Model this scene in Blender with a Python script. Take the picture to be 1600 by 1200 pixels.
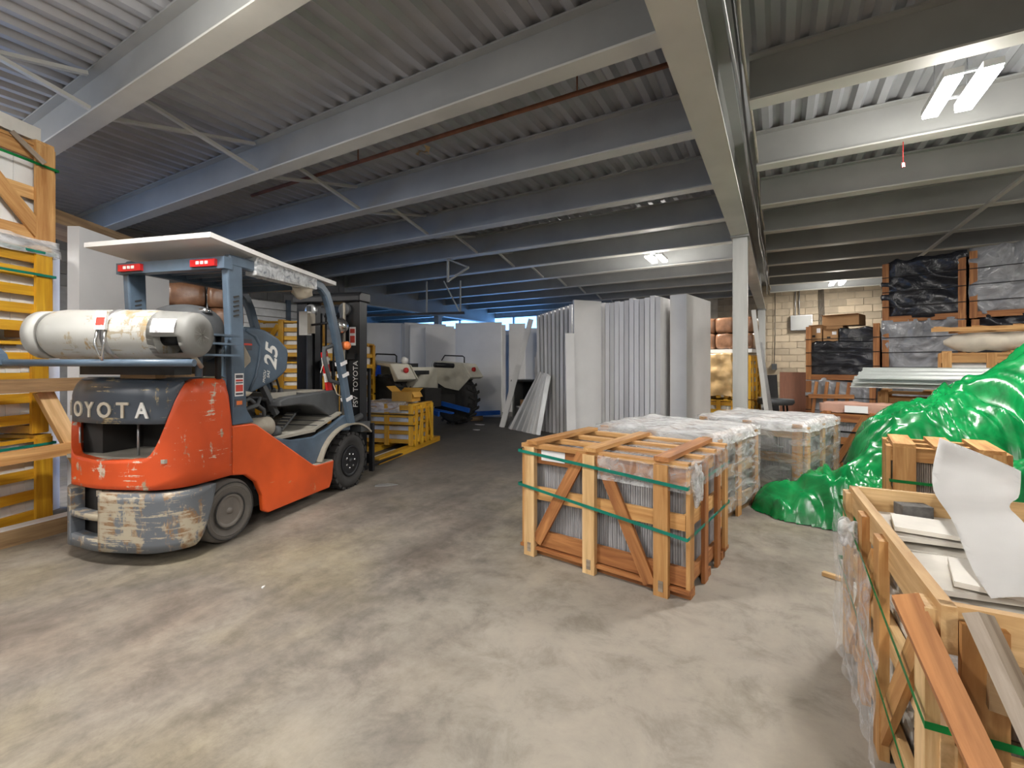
import bpy, bmesh, math, random
from mathutils import Vector, Matrix, noise
random.seed(11)
S = bpy.context.scene
for o in list(bpy.data.objects): bpy.data.objects.remove(o)
C = S.collection
PI = math.pi
# ------------------------------------------------------------------ camera
cd = bpy.data.cameras.new('camera'); cam = bpy.data.objects.new('camera', cd); C.objects.link(cam)
cd.sensor_width = 36; cd.sensor_fit = 'HORIZONTAL'; cd.lens = 16.2; cd.shift_y = -30/1600
cd.clip_start = .05; cd.clip_end = 200
cam.location = (0, 0, 1.3); cam.rotation_euler = (PI/2, 0, math.radians(30)); S.camera = cam
# ------------------------------------------------------------------ world, exposure, light
S.view_settings.view_transform = 'Standard'; S.view_settings.look = 'None'
S.view_settings.gamma = 1; S.view_settings.use_curve_mapping = False
S.view_settings.exposure = 0.64
w = bpy.data.worlds.new('sky'); S.world = w; w.use_nodes = True
bgn = w.node_tree.nodes['Background']; bgn.inputs[0].default_value = (.16, .43, 1.0, 1); bgn.inputs[1].default_value = 4.6
LAMP_W = 60; LAMP_P = 26
LAMPS = [(1.22, 4.85), (1.32, 14.5), (-2.1, 9.4), (-2.6, .75), (1.3, -1.6), (-6.6, .2), (4.8, -1.6), (5.2, 6.5), (-4.6, -3.2), (-1.7, -4.4)]  # first three visible; rest unseen, the last two added to brighten the room
def portal(x, y, z, sx, sy, rot):
    l = bpy.data.lights.new('daylight_portal', 'AREA'); l.shape = 'RECTANGLE'; l.size = sx; l.size_y = sy
    l.cycles.is_portal = True
    o = bpy.data.objects.new('daylight_portal', l); C.objects.link(o); o.location = (x, y, z); o.rotation_euler = rot
portal(-10.28, -.3, 1.6, 3.2, 4.6, (0, -PI/2, 0))        # loading door in the left wall
portal(-11.4, 16.45, 2.2, 6.8, 2.2, (-PI/2, 0, 0))       # window band in the back wall

# ------------------------------------------------------------------ materials
MT = {}
def nodes(name):
    m = bpy.data.materials.new(name); m.use_nodes = True
    nt = m.node_tree; b = nt.nodes['Principled BSDF']; MT[name] = m
    return m, nt, b
def rgb(c): return (c[0], c[1], c[2], 1)
def ramp(nt, fac, stops):
    r = nt.nodes.new('ShaderNodeValToRGB'); e = r.color_ramp.elements
    while len(e) < len(stops): e.new(.5)
    for i, (p, c) in enumerate(stops): e[i].position = p; e[i].color = rgb(c)
    nt.links.new(fac, r.inputs[0]); return r.outputs[0]
def coords(nt, scale=(1, 1, 1), rnd=True):
    tc = nt.nodes.new('ShaderNodeTexCoord'); mp = nt.nodes.new('ShaderNodeMapping')
    mp.inputs['Scale'].default_value = scale
    src = tc.outputs['Object']
    if rnd:
        oi = nt.nodes.new('ShaderNodeObjectInfo'); ml = nt.nodes.new('ShaderNodeMath'); ml.operation = 'MULTIPLY'; ml.inputs[1].default_value = 37
        ad = nt.nodes.new('ShaderNodeVectorMath'); ad.operation = 'ADD'
        nt.links.new(oi.outputs['Random'], ml.inputs[0]); nt.links.new(src, ad.inputs[0]); nt.links.new(ml.outputs[0], ad.inputs[1]); src = ad.outputs[0]
    nt.links.new(src, mp.inputs[0]); return mp.outputs[0]
def noi(nt, vec, scale, detail=4, rough=.55, dist=0):
    n = nt.nodes.new('ShaderNodeTexNoise'); n.inputs['Scale'].default_value = scale; n.inputs['Detail'].default_value = detail
    n.inputs['Roughness'].default_value = rough; n.inputs['Distortion'].default_value = dist
    nt.links.new(vec, n.inputs['Vector']); return n.outputs[0]
def mix(nt, fac, a, b, mode='MIX'):
    m = nt.nodes.new('ShaderNodeMix'); m.data_type = 'RGBA'; m.blend_type = mode
    for sock, v in ((0, fac), (6, a), (7, b)):
        if isinstance(v, (int, float)): m.inputs[sock].default_value = v
        elif isinstance(v, tuple): m.inputs[sock].default_value = rgb(v)
        else: nt.links.new(v, m.inputs[sock])
    return m.outputs[2]
def bump(nt, b, h, strength=.3, dist=.01):
    bp = nt.nodes.new('ShaderNodeBump'); bp.inputs['Strength'].default_value = strength; bp.inputs['Distance'].default_value = dist
    nt.links.new(h, bp.inputs['Height']); nt.links.new(bp.outputs[0], b.inputs['Normal'])
def plain(name, col, rough=.6, metal=0, var=.18, scale=5, stretch=(1, 1, 1), bmp=0, coat=0):
    m, nt, b = nodes(name)
    v = coords(nt, stretch); n = noi(nt, v, scale, 5)
    c = ramp(nt, n, [(.3, tuple(x*(1-var) for x in col)), (.7, tuple(min(1, x*(1+var)) for x in col))])
    nt.links.new(c, b.inputs['Base Color']); b.inputs['Roughness'].default_value = rough; b.inputs['Metallic'].default_value = metal
    b.inputs['Coat Weight'].default_value = coat
    if bmp: bump(nt, b, n, bmp)
    return m
def wood(name, dark, light, rough=.65):
    m, nt, b = nodes(name)
    v = coords(nt, (1.6, 22, 22)); n = noi(nt, v, 1.4, 6, .6, .6)
    v2 = coords(nt, (1, 5, 5)); n2 = noi(nt, v2, 1.1, 3)
    c = ramp(nt, n, [(.3, dark), (.52, tuple((a+b_)/2 for a, b_ in zip(dark, light))), (.7, light)])
    c2 = ramp(nt, n2, [(.3, tuple(x*.72 for x in light)), (.62, (1, 1, 1))])
    oi = nt.nodes.new('ShaderNodeObjectInfo'); t = ramp(nt, oi.outputs['Random'], [(0, (.78, .74, .7)), (1, (1.0, 1.0, 1.0))])
    c = mix(nt, .55, c, c2, 'MULTIPLY'); c = mix(nt, 1.0, c, t, 'MULTIPLY')
    nt.links.new(c, b.inputs['Base Color']); b.inputs['Roughness'].default_value = rough; bump(nt, b, n, .25, .004); return m
def worn(name, base, wear, rust, amount=.6, rough=.45, sc=3.0):
    m, nt, b = nodes(name)
    v = coords(nt, (1, 1, 1), False); vz = coords(nt, (9, 9, 2.2), False); vx = coords(nt, (1.5, 1.5, 22), False)
    n1 = noi(nt, v, sc, 8, .7, .3); n2 = noi(nt, vz, 1.3, 6, .7); n3 = noi(nt, vx, 2.5, 5, .65)
    ml = nt.nodes.new('ShaderNodeMath'); ml.operation = 'MULTIPLY'; nt.links.new(n1, ml.inputs[0]); nt.links.new(n2, ml.inputs[1])
    ml2 = nt.nodes.new('ShaderNodeMath'); ml2.operation = 'MULTIPLY'; nt.links.new(n1, ml2.inputs[0]); nt.links.new(n3, ml2.inputs[1])
    f1 = ramp(nt, ml.outputs[0], [(amount*.5, (0, 0, 0)), (amount*.5+.03, (1, 1, 1))])
    f2 = ramp(nt, ml2.outputs[0], [(amount*.54, (0, 0, 0)), (amount*.54+.025, (1, 1, 1))])
    nb = noi(nt, v, 2.2, 3); c0 = ramp(nt, nb, [(.3, tuple(x*.78 for x in base)), (.7, tuple(min(1, x*1.12) for x in base))])
    nw = noi(nt, v, 14, 4); cw = ramp(nt, nw, [(.42, rust), (.58, wear)])
    c = mix(nt, f1, c0, cw); c = mix(nt, f2, c, wear)
    nt.links.new(c, b.inputs['Base Color']); b.inputs['Roughness'].default_value = rough
    bump(nt, b, f1, -.25, .003); return m
def film(name, col=(.9, .92, .94), lo=.05, hi=.7, stretch=(2, 2, 14), sc=2.2, rough=.22):
    m, nt, b = nodes(name)
    v = coords(nt, stretch); n = noi(nt, v, sc, 6, .6, 1.2)
    b.inputs['Base Color'].default_value = rgb(col); b.inputs['Roughness'].default_value = rough
    tr = nt.nodes.new('ShaderNodeBsdfTransparent'); mx = nt.nodes.new('ShaderNodeMixShader'); out = nt.nodes['Material Output']
    f = ramp(nt, n, [(.36, (lo,)*3), (.72, (hi,)*3)])
    nt.links.new(f, mx.inputs[0]); nt.links.new(tr.outputs[0], mx.inputs[1]); nt.links.new(b.outputs[0], mx.inputs[2]); nt.links.new(mx.outputs[0], out.inputs[0])
    bump(nt, b, n, .9, .03); return m
def emit(name, col, s):
    m, nt, b = nodes(name); b.inputs['Base Color'].default_value = rgb(col)
    b.inputs['Emission Color'].default_value = rgb(col); b.inputs['Emission Strength'].default_value = s; return m
# concrete floor
def tinted(name, col):
    m = plain(name, col, .85, 0, .12, 4, (1, 1, 1), .2); nt = m.node_tree; b = nt.nodes['Principled BSDF']; src = b.inputs['Base Color'].links[0].from_socket
    oi = nt.nodes.new('ShaderNodeObjectInfo'); t = ramp(nt, oi.outputs['Random'], [(0, (.74, .73, .72)), (1, (1.1, 1.08, 1.05))])
    nt.links.new(mix(nt, 1.0, src, t, 'MULTIPLY'), b.inputs['Base Color'])
def floor_mat():
    m, nt, b = nodes('concrete')
    v = coords(nt, (1, 1, 1), False)
    a = noi(nt, v, .38, 5, .6, .4); c = noi(nt, v, 1.7, 8, .7, .25); d = noi(nt, v, 11, 7, .75); g = noi(nt, v, 4.2, 8, .72, .4)
    tcs = nt.nodes.new('ShaderNodeTexCoord'); mps = nt.nodes.new('ShaderNodeMapping'); mps.inputs['Rotation'].default_value = (0, 0, .35); mps.inputs['Scale'].default_value = (2.6, .55, 1)
    nt.links.new(tcs.outputs['Object'], mps.inputs[0]); e = noi(nt, mps.outputs[0], 1.3, 8, .7, .2)
    hue = noi(nt, v, .9, 3, .5)
    base = ramp(nt, a, [(.34, (.165, .150, .134)), (.5, (.23, .207, .18)), (.66, (.30, .268, .228))])
    tint = ramp(nt, hue, [(.36, (1.0, .95, .93)), (.5, (1, 1, 1)), (.64, (1.03, 1.0, .86))])
    st = ramp(nt, c, [(.34, (.60, .59, .58)), (.56, (1, 1, 1))])
    st2 = ramp(nt, e, [(.36, (.72, .71, .71)), (.62, (1.1, 1.08, 1.04))])
    st3 = ramp(nt, g, [(.33, (.62, .61, .60)), (.5, (1, 1, 1)), (.68, (1.15, 1.14, 1.12))])
    fn = ramp(nt, d, [(.3, (.72, .72, .72)), (.62, (1.08, 1.08, 1.08))])
    o = mix(nt, 1.0, base, tint, 'MULTIPLY'); o = mix(nt, .75, o, st, 'MULTIPLY'); o = mix(nt, .8, o, st2, 'MULTIPLY'); o = mix(nt, .7, o, st3, 'MULTIPLY'); o = mix(nt, .7, o, fn, 'MULTIPLY')
    # pale stone dust lying on the right-hand aisle, darker round patch far left
    tc = nt.nodes.new('ShaderNodeTexCoord')
    def spot(cx, cy, r, sx=1, sy=1):
        mp = nt.nodes.new('ShaderNodeMapping'); mp.vector_type = 'POINT'
        mp.inputs['Location'].default_value = (-cx*sx/r, -cy*sy/r, 0); mp.inputs['Scale'].default_value = (sx/r, sy/r, 0)
        g = nt.nodes.new('ShaderNodeTexGradient'); g.gradient_type = 'SPHERICAL'
        nt.links.new(tc.outputs['Object'], mp.inputs[0]); nt.links.new(mp.outputs[0], g.inputs[0])
        ad = nt.nodes.new('ShaderNodeMath'); ad.operation = 'MULTIPLY_ADD'; ad.inputs[1].default_value = 1.0
        nt.links.new(c, ad.inputs[0]); nt.links.new(g.outputs[1], ad.inputs[2]); return ad.outputs[0]
    f = ramp(nt, spot(-.1, 2.3, 2.2), [(.55, (0, 0, 0)), (1.05, (.6, .6, .6))])
    dust = mix(nt, .8, (.42, .38, .325), st3, 'MULTIPLY'); o = mix(nt, f, o, dust)
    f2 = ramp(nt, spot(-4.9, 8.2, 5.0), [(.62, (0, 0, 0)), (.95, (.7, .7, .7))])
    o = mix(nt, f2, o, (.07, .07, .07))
    nt.links.new(o, b.inputs['Base Color']); b.inputs['Roughness'].default_value = .62
    b.inputs['Specular IOR Level'].default_value = .35
    bump(nt, b, d, .15, .004); return m
floor_mat()
wood('pine', (.46, .22, .065), (.82, .52, .22)); wood('pine_pale', (.56, .35, .15), (.90, .66, .36)); wood('redwood', (.27, .10, .03), (.62, .29, .10))
wood('oak_old', (.26, .16, .08), (.52, .36, .19)); wood('yellow_paint', (.62, .32, .02), (.88, .55, .04), .5); wood('grey_timber', (.25, .2, .15), (.5, .43, .35))

plain('steel_paint', (.34, .345, .33), .5, 0, .14, 1.2); plain('steel_cream_lit', (.54, .535, .49), .5, 0, .12, 1.4); plain('deck', (.38, .385, .40), .42, .25, .12, 2)  # joists are one steel; the paler copy paints light onto their flanges
plain('column_grey', (.43, .43, .405), .5, 0, .14, 2, (3, 3, .4)); plain('galv', (.5, .51, .52), .35, .7, .15, 4); plain('rust_pipe', (.20, .08, .045), .7, .2, .3, 7); tinted('block', (.48, .40, .29))
tinted('block_grey', (.26, .26, .26))
plain('mortar', (.60, .54, .44), .9); plain('mortar_grey', (.36, .36, .36), .9); plain('wall_paint', (.42, .43, .43), .8)
plain('foam', (.82, .815, .81), .6, 0, .05, 2); plain('foam_edge', (.66, .655, .65), .7, 0, .1, 9, (1, 1, .1)); plain('foam_paper', (.74, .73, .72), .55, 0, .05, 3, (1, 1, 1), .1)
plain('white_slab', (.78, .78, .76), .45, 0, .1, 3); plain('tile_grey', (.30, .30, .315), .6, 0, .45, 5, (60, 60, 1)); plain('tile_brown', (.22, .18, .155), .6, 0, .35, 6, (30, 30, 1))
plain('tile_white', (.70, .67, .61), .6, 0, .15, 4, (1, 1, 1), .2)
plain('strap_teal', (.02, .34, .26), .35); plain('strap_green', (.01, .30, .07), .35); plain('strap_black', (.012, .012, .014), .4)
plain('black_rubber', (.035, .034, .033), .8, 0, .3, 6); plain('tire_dusty', (.115, .105, .095), .85, 0, .3, 5); plain('rim_dusty', (.17, .155, .14), .6, .3, .25, 6)
plain('black_metal', (.02, .021, .024), .4, .3, .3, 4); plain('dark_grime_shade', (.032, .030, .028), .8); plain('chrome', (.7, .7, .7), .2, 1, .1)  # the dark grime colour also paints shade inside holes, slots and recesses
plain('dash_plastic', (.075, .080, .085), .6, 0, .25, 5); plain('mat_dust', (.36, .34, .29), .8, 0, .2, 4); plain('beige_metal', (.42, .38, .31), .55, .2, .2, 6)
plain('red_lens', (.55, .02, .02), .25); plain('white_paint', (.8, .8, .78), .5, 0, .06); plain('orange_lens', (.85, .22, .06), .3); plain('red_plastic', (.62, .02, .02), .35)
plain('sticker_red', (.6, .06, .04), .5); plain('sticker_dark', (.08, .08, .1), .5); plain('paper', (.84, .83, .84), .6, 0, .04)
plain('cardboard', (.47, .26, .115), .75, 0, .12, 3); plain('carton_yellow', (.62, .33, .05), .7, 0, .12, 3); plain('rag', (.62, .56, .46), .9, 0, .15, 6, (1, 1, 1), .3)
plain('tractor_cream', (.66, .63, .53), .5, 0, .1); plain('tractor_blue', (.015, .10, .45), .4); plain('brown_wrap', (.26, .13, .07), .3, 0, .4, 7, (1, 1, 1), .6)
plain('pail', (.72, .72, .72), .5); plain('stone_dark', (.12, .115, .11), .8, 0, .4, 30); plain('silver_sheet', (.74, .78, .76), .35, .1, .05, 3); plain('dried_leaf', (.66, .48, .25), .8)
plain('cabinet_wood', (.74, .38, .27), .45, 0, .08, 3, (6, 6, 1)); plain('pink_insul', (.55, .32, .24), .8)
worn('orange_worn', (.72, .092, .018), (.62, .54, .44), (.36, .27, .18), .62, .45, 5.0); worn('orange_paint', (.72, .10, .018), (.66, .30, .16), (.40, .12, .05), .74, .4, 5.0)
worn('bumper_worn', (.14, .155, .175), (.42, .37, .28), (.24, .14, .07), .50); worn('hood_worn', (.075, .09, .115), (.40, .33, .20), (.13, .085, .045), .60, .35)
plain('blue_grey', (.085, .125, .175), .38, 0, .3, 3, (1, 1, 1), 0, .15); worn('tank_paint', (.44, .44, .415), (.33, .29, .21), (.36, .24, .11), .575, .4); plain('tank_collar', (.42, .42, .40), .45, 0, .08)
film('stretch_film', lo=.06, hi=.6, stretch=(2, 2, 6), sc=2.0); film('film_top', lo=.35, hi=.95, stretch=(3, 9, 9), sc=1.6); film('film_thin', lo=.10, hi=.55, stretch=(5, 5, 5), sc=2.2, rough=.18); film('film_heavy', lo=.25, hi=.8, stretch=(3, 10, 10), sc=1.6)
def plastic(name, col, rough, sc, strength, sheen=0):
    m, nt, b = nodes(name); v = coords(nt, (1, 1, 1)); n = noi(nt, v, sc, 5, .6, 1.5)
    c = ramp(nt, n, [(.3, tuple(x*.7 for x in col)), (.7, tuple(min(1, x*1.25) for x in col))])
    nt.links.new(c, b.inputs['Base Color']); b.inputs['Roughness'].default_value = rough; bump(nt, b, n, strength, .03)
    return m, nt, b
def green():
    m, nt, b = nodes('green_plastic'); v = coords(nt, (1, 1, 1), False)
    n = noi(nt, v, 3, 5, .6, 1.5); c = ramp(nt, n, [(.3, (.001, .12, .028)), (.55, (.003, .25, .06)), (.75, (.012, .40, .11))])
    r = noi(nt, v, 7, 3, .55, 2.2); sb = nt.nodes.new('ShaderNodeMath'); sb.operation = 'SUBTRACT'; sb.inputs[1].default_value = .5; nt.links.new(r, sb.inputs[0])
    ab = nt.nodes.new('ShaderNodeMath'); ab.operation = 'ABSOLUTE'; nt.links.new(sb.outputs[0], ab.inputs[0])
    nt.links.new(c, b.inputs['Base Color']); b.inputs['Roughness'].default_value = .27; b.inputs['Specular IOR Level'].default_value = .6
    bump(nt, b, ab.outputs[0], -.85, .06)
green()
plastic('black_tarp', (.022, .023, .028), .25, 3.2, .9); plastic('silver_tarp', (.30, .305, .32), .16, 3.2, .9)
emit('lamp_strip', (.95, .97, 1.0), 30)
def label_mat():
    m, nt, b = nodes('printed_label'); v = coords(nt, (1, 1, 1), False)
    br = nt.nodes.new('ShaderNodeTexBrick'); br.inputs['Scale'].default_value = 22; br.inputs['Color1'].default_value = rgb((.25, .25, .27)); br.inputs['Color2'].default_value = rgb((.8, .8, .82))
    br.inputs['Mortar'].default_value = rgb((.84, .83, .85)); br.inputs['Mortar Size'].default_value = .06; br.inputs['Row Height'].default_value = .2
    nt.links.new(v, br.inputs['Vector']); nt.links.new(br.outputs[0], b.inputs['Base Color'])
label_mat()

# ------------------------------------------------------------------ helpers
def tag(o, label=None, cat=None, group=None, kind=None):
    if label: o['label'] = label
    if cat: o['category'] = cat
    if group: o['group'] = group
    if kind: o['kind'] = kind
    return o
def thing(name, label, cat, loc=(0, 0, 0), rotz=0, group=None):
    o = bpy.data.objects.new(name, None); C.objects.link(o); o.empty_display_size = .1
    o.location = loc; o.rotation_euler = (0, 0, rotz); return tag(o, label, cat, group)
def link(name, me, mat, parent=None, M=None):
    o = bpy.data.objects.new(name, me); C.objects.link(o)
    if mat and not me.materials: me.materials.append(MT[mat])
    if parent: o.parent = parent
    if M is not None: o.matrix_basis = M
    return o
def obj(name, bm, mat, parent=None, M=None, smooth=False):
    me = bpy.data.meshes.new(name)
    if smooth:
        for f in bm.faces: f.smooth = True
    bm.to_mesh(me); bm.free(); return link(name, me, mat, parent, M)
def B(): return bmesh.new()
def box(bm, x0, x1, y0, y1, z0, z1, M=None):
    vs = [bm.verts.new((x, y, z)) for x in (x0, x1) for y in (y0, y1) for z in (z0, z1)]
    for f in ((0, 1, 3, 2), (4, 6, 7, 5), (0, 4, 5, 1), (2, 3, 7, 6), (0, 2, 6, 4), (1, 5, 7, 3)): bm.faces.new([vs[i] for i in f])
    if M is not None: bmesh.ops.transform(bm, matrix=M, verts=vs)
    return vs
def bevel(bm, r, seg=1, ang=.5):
    es = [e for e in bm.edges if len(e.link_faces) == 2 and e.calc_face_angle(0) > ang]
    bmesh.ops.bevel(bm, geom=es, offset=r, segments=seg, affect='EDGES', profile=.5, clamp_overlap=True); return bm
def bbox(name, x0, x1, y0, y1, z0, z1, mat, parent=None, r=.006, seg=1, M=None):
    bm = B(); box(bm, x0, x1, y0, y1, z0, z1)
    if r: bevel(bm, r, seg)
    return obj(name, bm, mat, parent, M)
_pl = {}
def plank(name, p1, p2, w, t, mat, parent=None, up=(0, 0, 1), r=.004):
    """board from p1 to p2 (parent frame); t along 'up', w across"""
    p1 = Vector(p1); p2 = Vector(p2); x = (p2-p1); L = x.length; x.normalize()
    u = Vector(up); u = (u - x*u.dot(x))
    if u.length < 1e-4: u = Vector((0, 1, 0)) - x*x.y
    u.normalize(); y = u.cross(x)
    k = (round(L, 3), round(w, 3), round(t, 3), mat, r)
    if k not in _pl:
        bm = B(); box(bm, -L/2, L/2, -w/2, w/2, -t/2, t/2); bevel(bm, min(r, t*.3))
        me = bpy.data.meshes.new(name); bm.to_mesh(me); bm.free(); me.materials.append(MT[mat]); _pl[k] = me
    c = (p1+p2)/2
    M = Matrix(((x.x, y.x, u.x, c.x), (x.y, y.y, u.y, c.y), (x.z, y.z, u.z, c.z), (0, 0, 0, 1)))
    return link(name, _pl[k], None, parent, M)
def tube(bm, pts, r, n=8, cap=True):
    pts = [Vector(p) for p in pts]; rings = []; prev = None
    for i, p in enumerate(pts):
        t = (pts[min(i+1, len(pts)-1)] - pts[max(i-1, 0)]).normalized()
        a = prev if prev is not None else (Vector((0, 0, 1)) if abs(t.z) < .9 else Vector((1, 0, 0)))
        a = (a - t*a.dot(t)).normalized(); prev = a; b = t.cross(a)
        rr = r[i] if isinstance(r, (list, tuple)) else r
        rings.append([bm.verts.new(p + a*math.cos(2*PI*k/n)*rr + b*math.sin(2*PI*k/n)*rr) for k in range(n)])
    for q in range(len(rings)-1):
        for k in range(n):
            f = bm.faces.new((rings[q][k], rings[q][(k+1) % n], rings[q+1][(k+1) % n], rings[q+1][k])); f.smooth = True
    if cap: bm.faces.new(rings[0][::-1]); bm.faces.new(rings[-1])
    return bm
def tubeo(name, pts, r, mat, parent=None, n=8): return obj(name, tube(B(), pts, r, n), mat, parent)
def sweep(name, pts, w, h, side, mat, parent=None, r=0):
    """rectangular section: w along fixed 'side', h in the bending plane"""
    bm = B(); pts = [Vector(p) for p in pts]; s = Vector(side).normalized(); rings = []
    for i, p in enumerate(pts):
        t = (pts[min(i+1, len(pts)-1)] - pts[max(i-1, 0)]).normalized(); n = t.cross(s).normalized()
        rings.append([bm.verts.new(p + s*a*w/2 + n*b*h/2) for a, b in ((-1, -1), (1, -1), (1, 1), (-1, 1))])
    for q in range(len(rings)-1):
        for k in range(4): bm.faces.new((rings[q][k], rings[q][(k+1) % 4], rings[q+1][(k+1) % 4], rings[q+1][k]))
    bm.faces.new(rings[0][::-1]); bm.faces.new(rings[-1]); bmesh.ops.recalc_face_normals(bm, faces=bm.faces[:])
    if r: bevel(bm, r)
    return obj(name, bm, mat, parent)
def prism(bm, poly, x0, x1):
    """poly of (y, z) extruded along x"""
    a = [bm.verts.new((x0, y, z)) for y, z in poly]; b = [bm.verts.new((x1, y, z)) for y, z in poly]; n = len(poly)
    bm.faces.new(a[::-1]); bm.faces.new(b)
    for i in range(n): bm.faces.new((a[i], a[(i+1) % n], b[(i+1) % n], b[i]))
    bmesh.ops.recalc_face_normals(bm, faces=bm.faces[:]); return bm
def prismo(name, poly, x0, x1, mat, parent=None, r=.008, seg=1):
    bm = prism(B(), poly, x0, x1)
    if r: bevel(bm, r, seg)
    return obj(name, bm, mat, parent)
def lathe(bm, prof, n=32, axis='x', c=(0, 0, 0)):
    """prof of (radius, offset along axis)"""
    rings = []
    for r, h in prof:
        ring = []
        for k in range(n):
            a = 2*PI*k/n; p = (h, r*math.cos(a), r*math.sin(a)) if axis == 'x' else ((r*math.cos(a), r*math.sin(a), h) if axis == 'z' else (r*math.cos(a), h, r*math.sin(a)))
            ring.append(bm.verts.new((p[0]+c[0], p[1]+c[1], p[2]+c[2])))
        rings.append(ring)
    for q in range(len(rings)-1):
        for k in range(n):
            f = bm.faces.new((rings[q][k], rings[q][(k+1) % n], rings[q+1][(k+1) % n], rings[q+1][k])); f.smooth = True
    for ring in (rings[0], rings[-1]):
        if (ring[0].co-ring[n//2].co).length > 1e-4: bm.faces.new(ring)
    bmesh.ops.recalc_face_normals(bm, faces=bm.faces[:]); return bm
def letters(txt, size, ext=.004, shear=0, bold=0):
    cu = bpy.data.curves.new('t', 'FONT'); cu.body = txt; cu.size = size; cu.extrude = ext; cu.shear = shear; cu.offset = bold; cu.align_x = 'CENTER'; cu.align_y = 'CENTER'; cu.resolution_u = 3
    o = bpy.data.objects.new('t', cu); C.objects.link(o); bpy.context.view_layer.update()
    me = bpy.data.meshes.new_from_object(o.evaluated_get(bpy.context.evaluated_depsgraph_get())); bpy.data.objects.remove(o); me.materials.clear(); return me
def frame(o, x, y):
    """matrix with columns x, y, x cross y at o"""
    x = Vector(x).normalized(); y = Vector(y).normalized(); z = x.cross(y)
    return Matrix(((x.x, y.x, z.x, o[0]), (x.y, y.y, z.y, o[1]), (x.z, y.z, z.z, o[2]), (0, 0, 0, 1)))
def copytree(o, parent=None):
    c = o.copy(); C.objects.link(c); c.parent = parent
    for ch in list(o.children): copytree(ch, c)
    return c
def struct(o): o['kind'] = 'structure'; return o
ORD = ['nearest', 'second nearest', 'third nearest', 'fourth nearest', 'fifth nearest', 'sixth nearest', 'seventh nearest', 'eighth nearest', 'ninth nearest', 'tenth nearest', 'eleventh nearest', 'farthest']

# ------------------------------------------------------------------ setting
DZ = 3.40                    # underside of joists
TOP = 3.775                   # underside of deck
struct(bbox('floor', -17, 8.2, -7.2, 16.8, -.2, 0, 'concrete', None, 0))
# corrugated deck, ribs running away from the camera
bm = B(); pitch = .19; xs = []; x = -16.8
while x < 8.0:
    xs += [(x, 0), (x+.035, .045), (x+.095, .045), (x+.13, 0)]; x += pitch
rows = []
for y in (-7.2, 16.6): rows.append([bm.verts.new((px, y, TOP+dz)) for px, dz in xs])
for i in range(len(xs)-1): bm.faces.new((rows[0][i], rows[1][i], rows[1][i+1], rows[0][i+1]))
ceiling = struct(obj('ceiling', bm, 'deck')); tag(ceiling, 'grey corrugated steel roof deck above the joists')
box_roof = bbox('roof_slab', -17, 8.2, -7.2, 16.8, TOP+.06, TOP+.2, 'wall_paint', ceiling, 0)

def block_wall(wall, u0, u1, z0, z1, mapf, mat, bl=.4, bh=.2, j=.012):
    """each block a child of the wall; mapf(u, z) -> matrix"""
    full = {}
    k = 0; z = z0
    while z < z1-.01:
        u = u0 - (bl/2 if k % 2 else 0)
        while u < u1-.01:
            a = max(u, u0); b = min(u+bl, u1); h = min(bh, z1-z); wdt = round(b-a, 3)
            if wdt > .03:
                key = (wdt, round(h, 3))
                if key not in full:
                    m = B(); box(m, -wdt/2+j/2, wdt/2-j/2, -.02, .02, j/2, h-j/2); bevel(m, .005)
                    me = bpy.data.meshes.new('block'); m.to_mesh(me); m.free(); me.materials.append(MT[mat]); full[key] = me
                link('block', full[key], None, wall, mapf((a+b)/2, z))
            u += bl
        z += bh; k += 1
YW = 16.3
wb = struct(bbox('wall_back', -7.6, 8.2, YW+.015, YW+.2, 0, TOP+.05, 'mortar', None, 0))
wb['label'] = 'tan concrete block wall behind the column and tarped crates'
block_wall(wb, -1.7, 4.3, .0, TOP-.03, lambda u, z: Matrix.Translation((u, YW, z)), 'block')
# back wall of the left bay with its window band
wl = B(); box(wl, -17, -7.6, YW+.02, YW+.2, 0, 1.1); box(wl, -17, -7.6, YW+.02, YW+.2, 3.3, TOP+.05); box(wl, -17, -14.8, YW+.02, YW+.2, 1.1, 3.3); box(wl, -8.0, -7.6, YW+.02, YW+.2, 1.1, 3.3)
struct(obj('wall_back_left', wl, 'wall_paint'))
win = struct(bbox('window_1', -14.8, -8.0, YW+.02, YW+.12, 1.08, 1.16, 'steel_paint', None, .004))
bbox('window_frame', -14.8, -8.0, YW+.02, YW+.1, 3.24, 3.3, 'steel_paint', win)
for i in range(6): bbox('mullion', -14.8+i*1.36-.03, -14.8+i*1.36+.03, YW+.02, YW+.1, 1.16, 3.24, 'steel_paint', win)
gm, gnt, gb = nodes('glass'); gb.inputs['Base Color'].default_value = (.9, .95, 1, 1); gb.inputs['Alpha'].default_value = .12; gb.inputs['Roughness'].default_value = .05
for i in range(5): bbox('pane', -14.8+i*1.36+.03, -14.8+(i+1)*1.36-.03, YW+.05, YW+.056, 1.16, 3.24, 'glass', win, 0)
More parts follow.
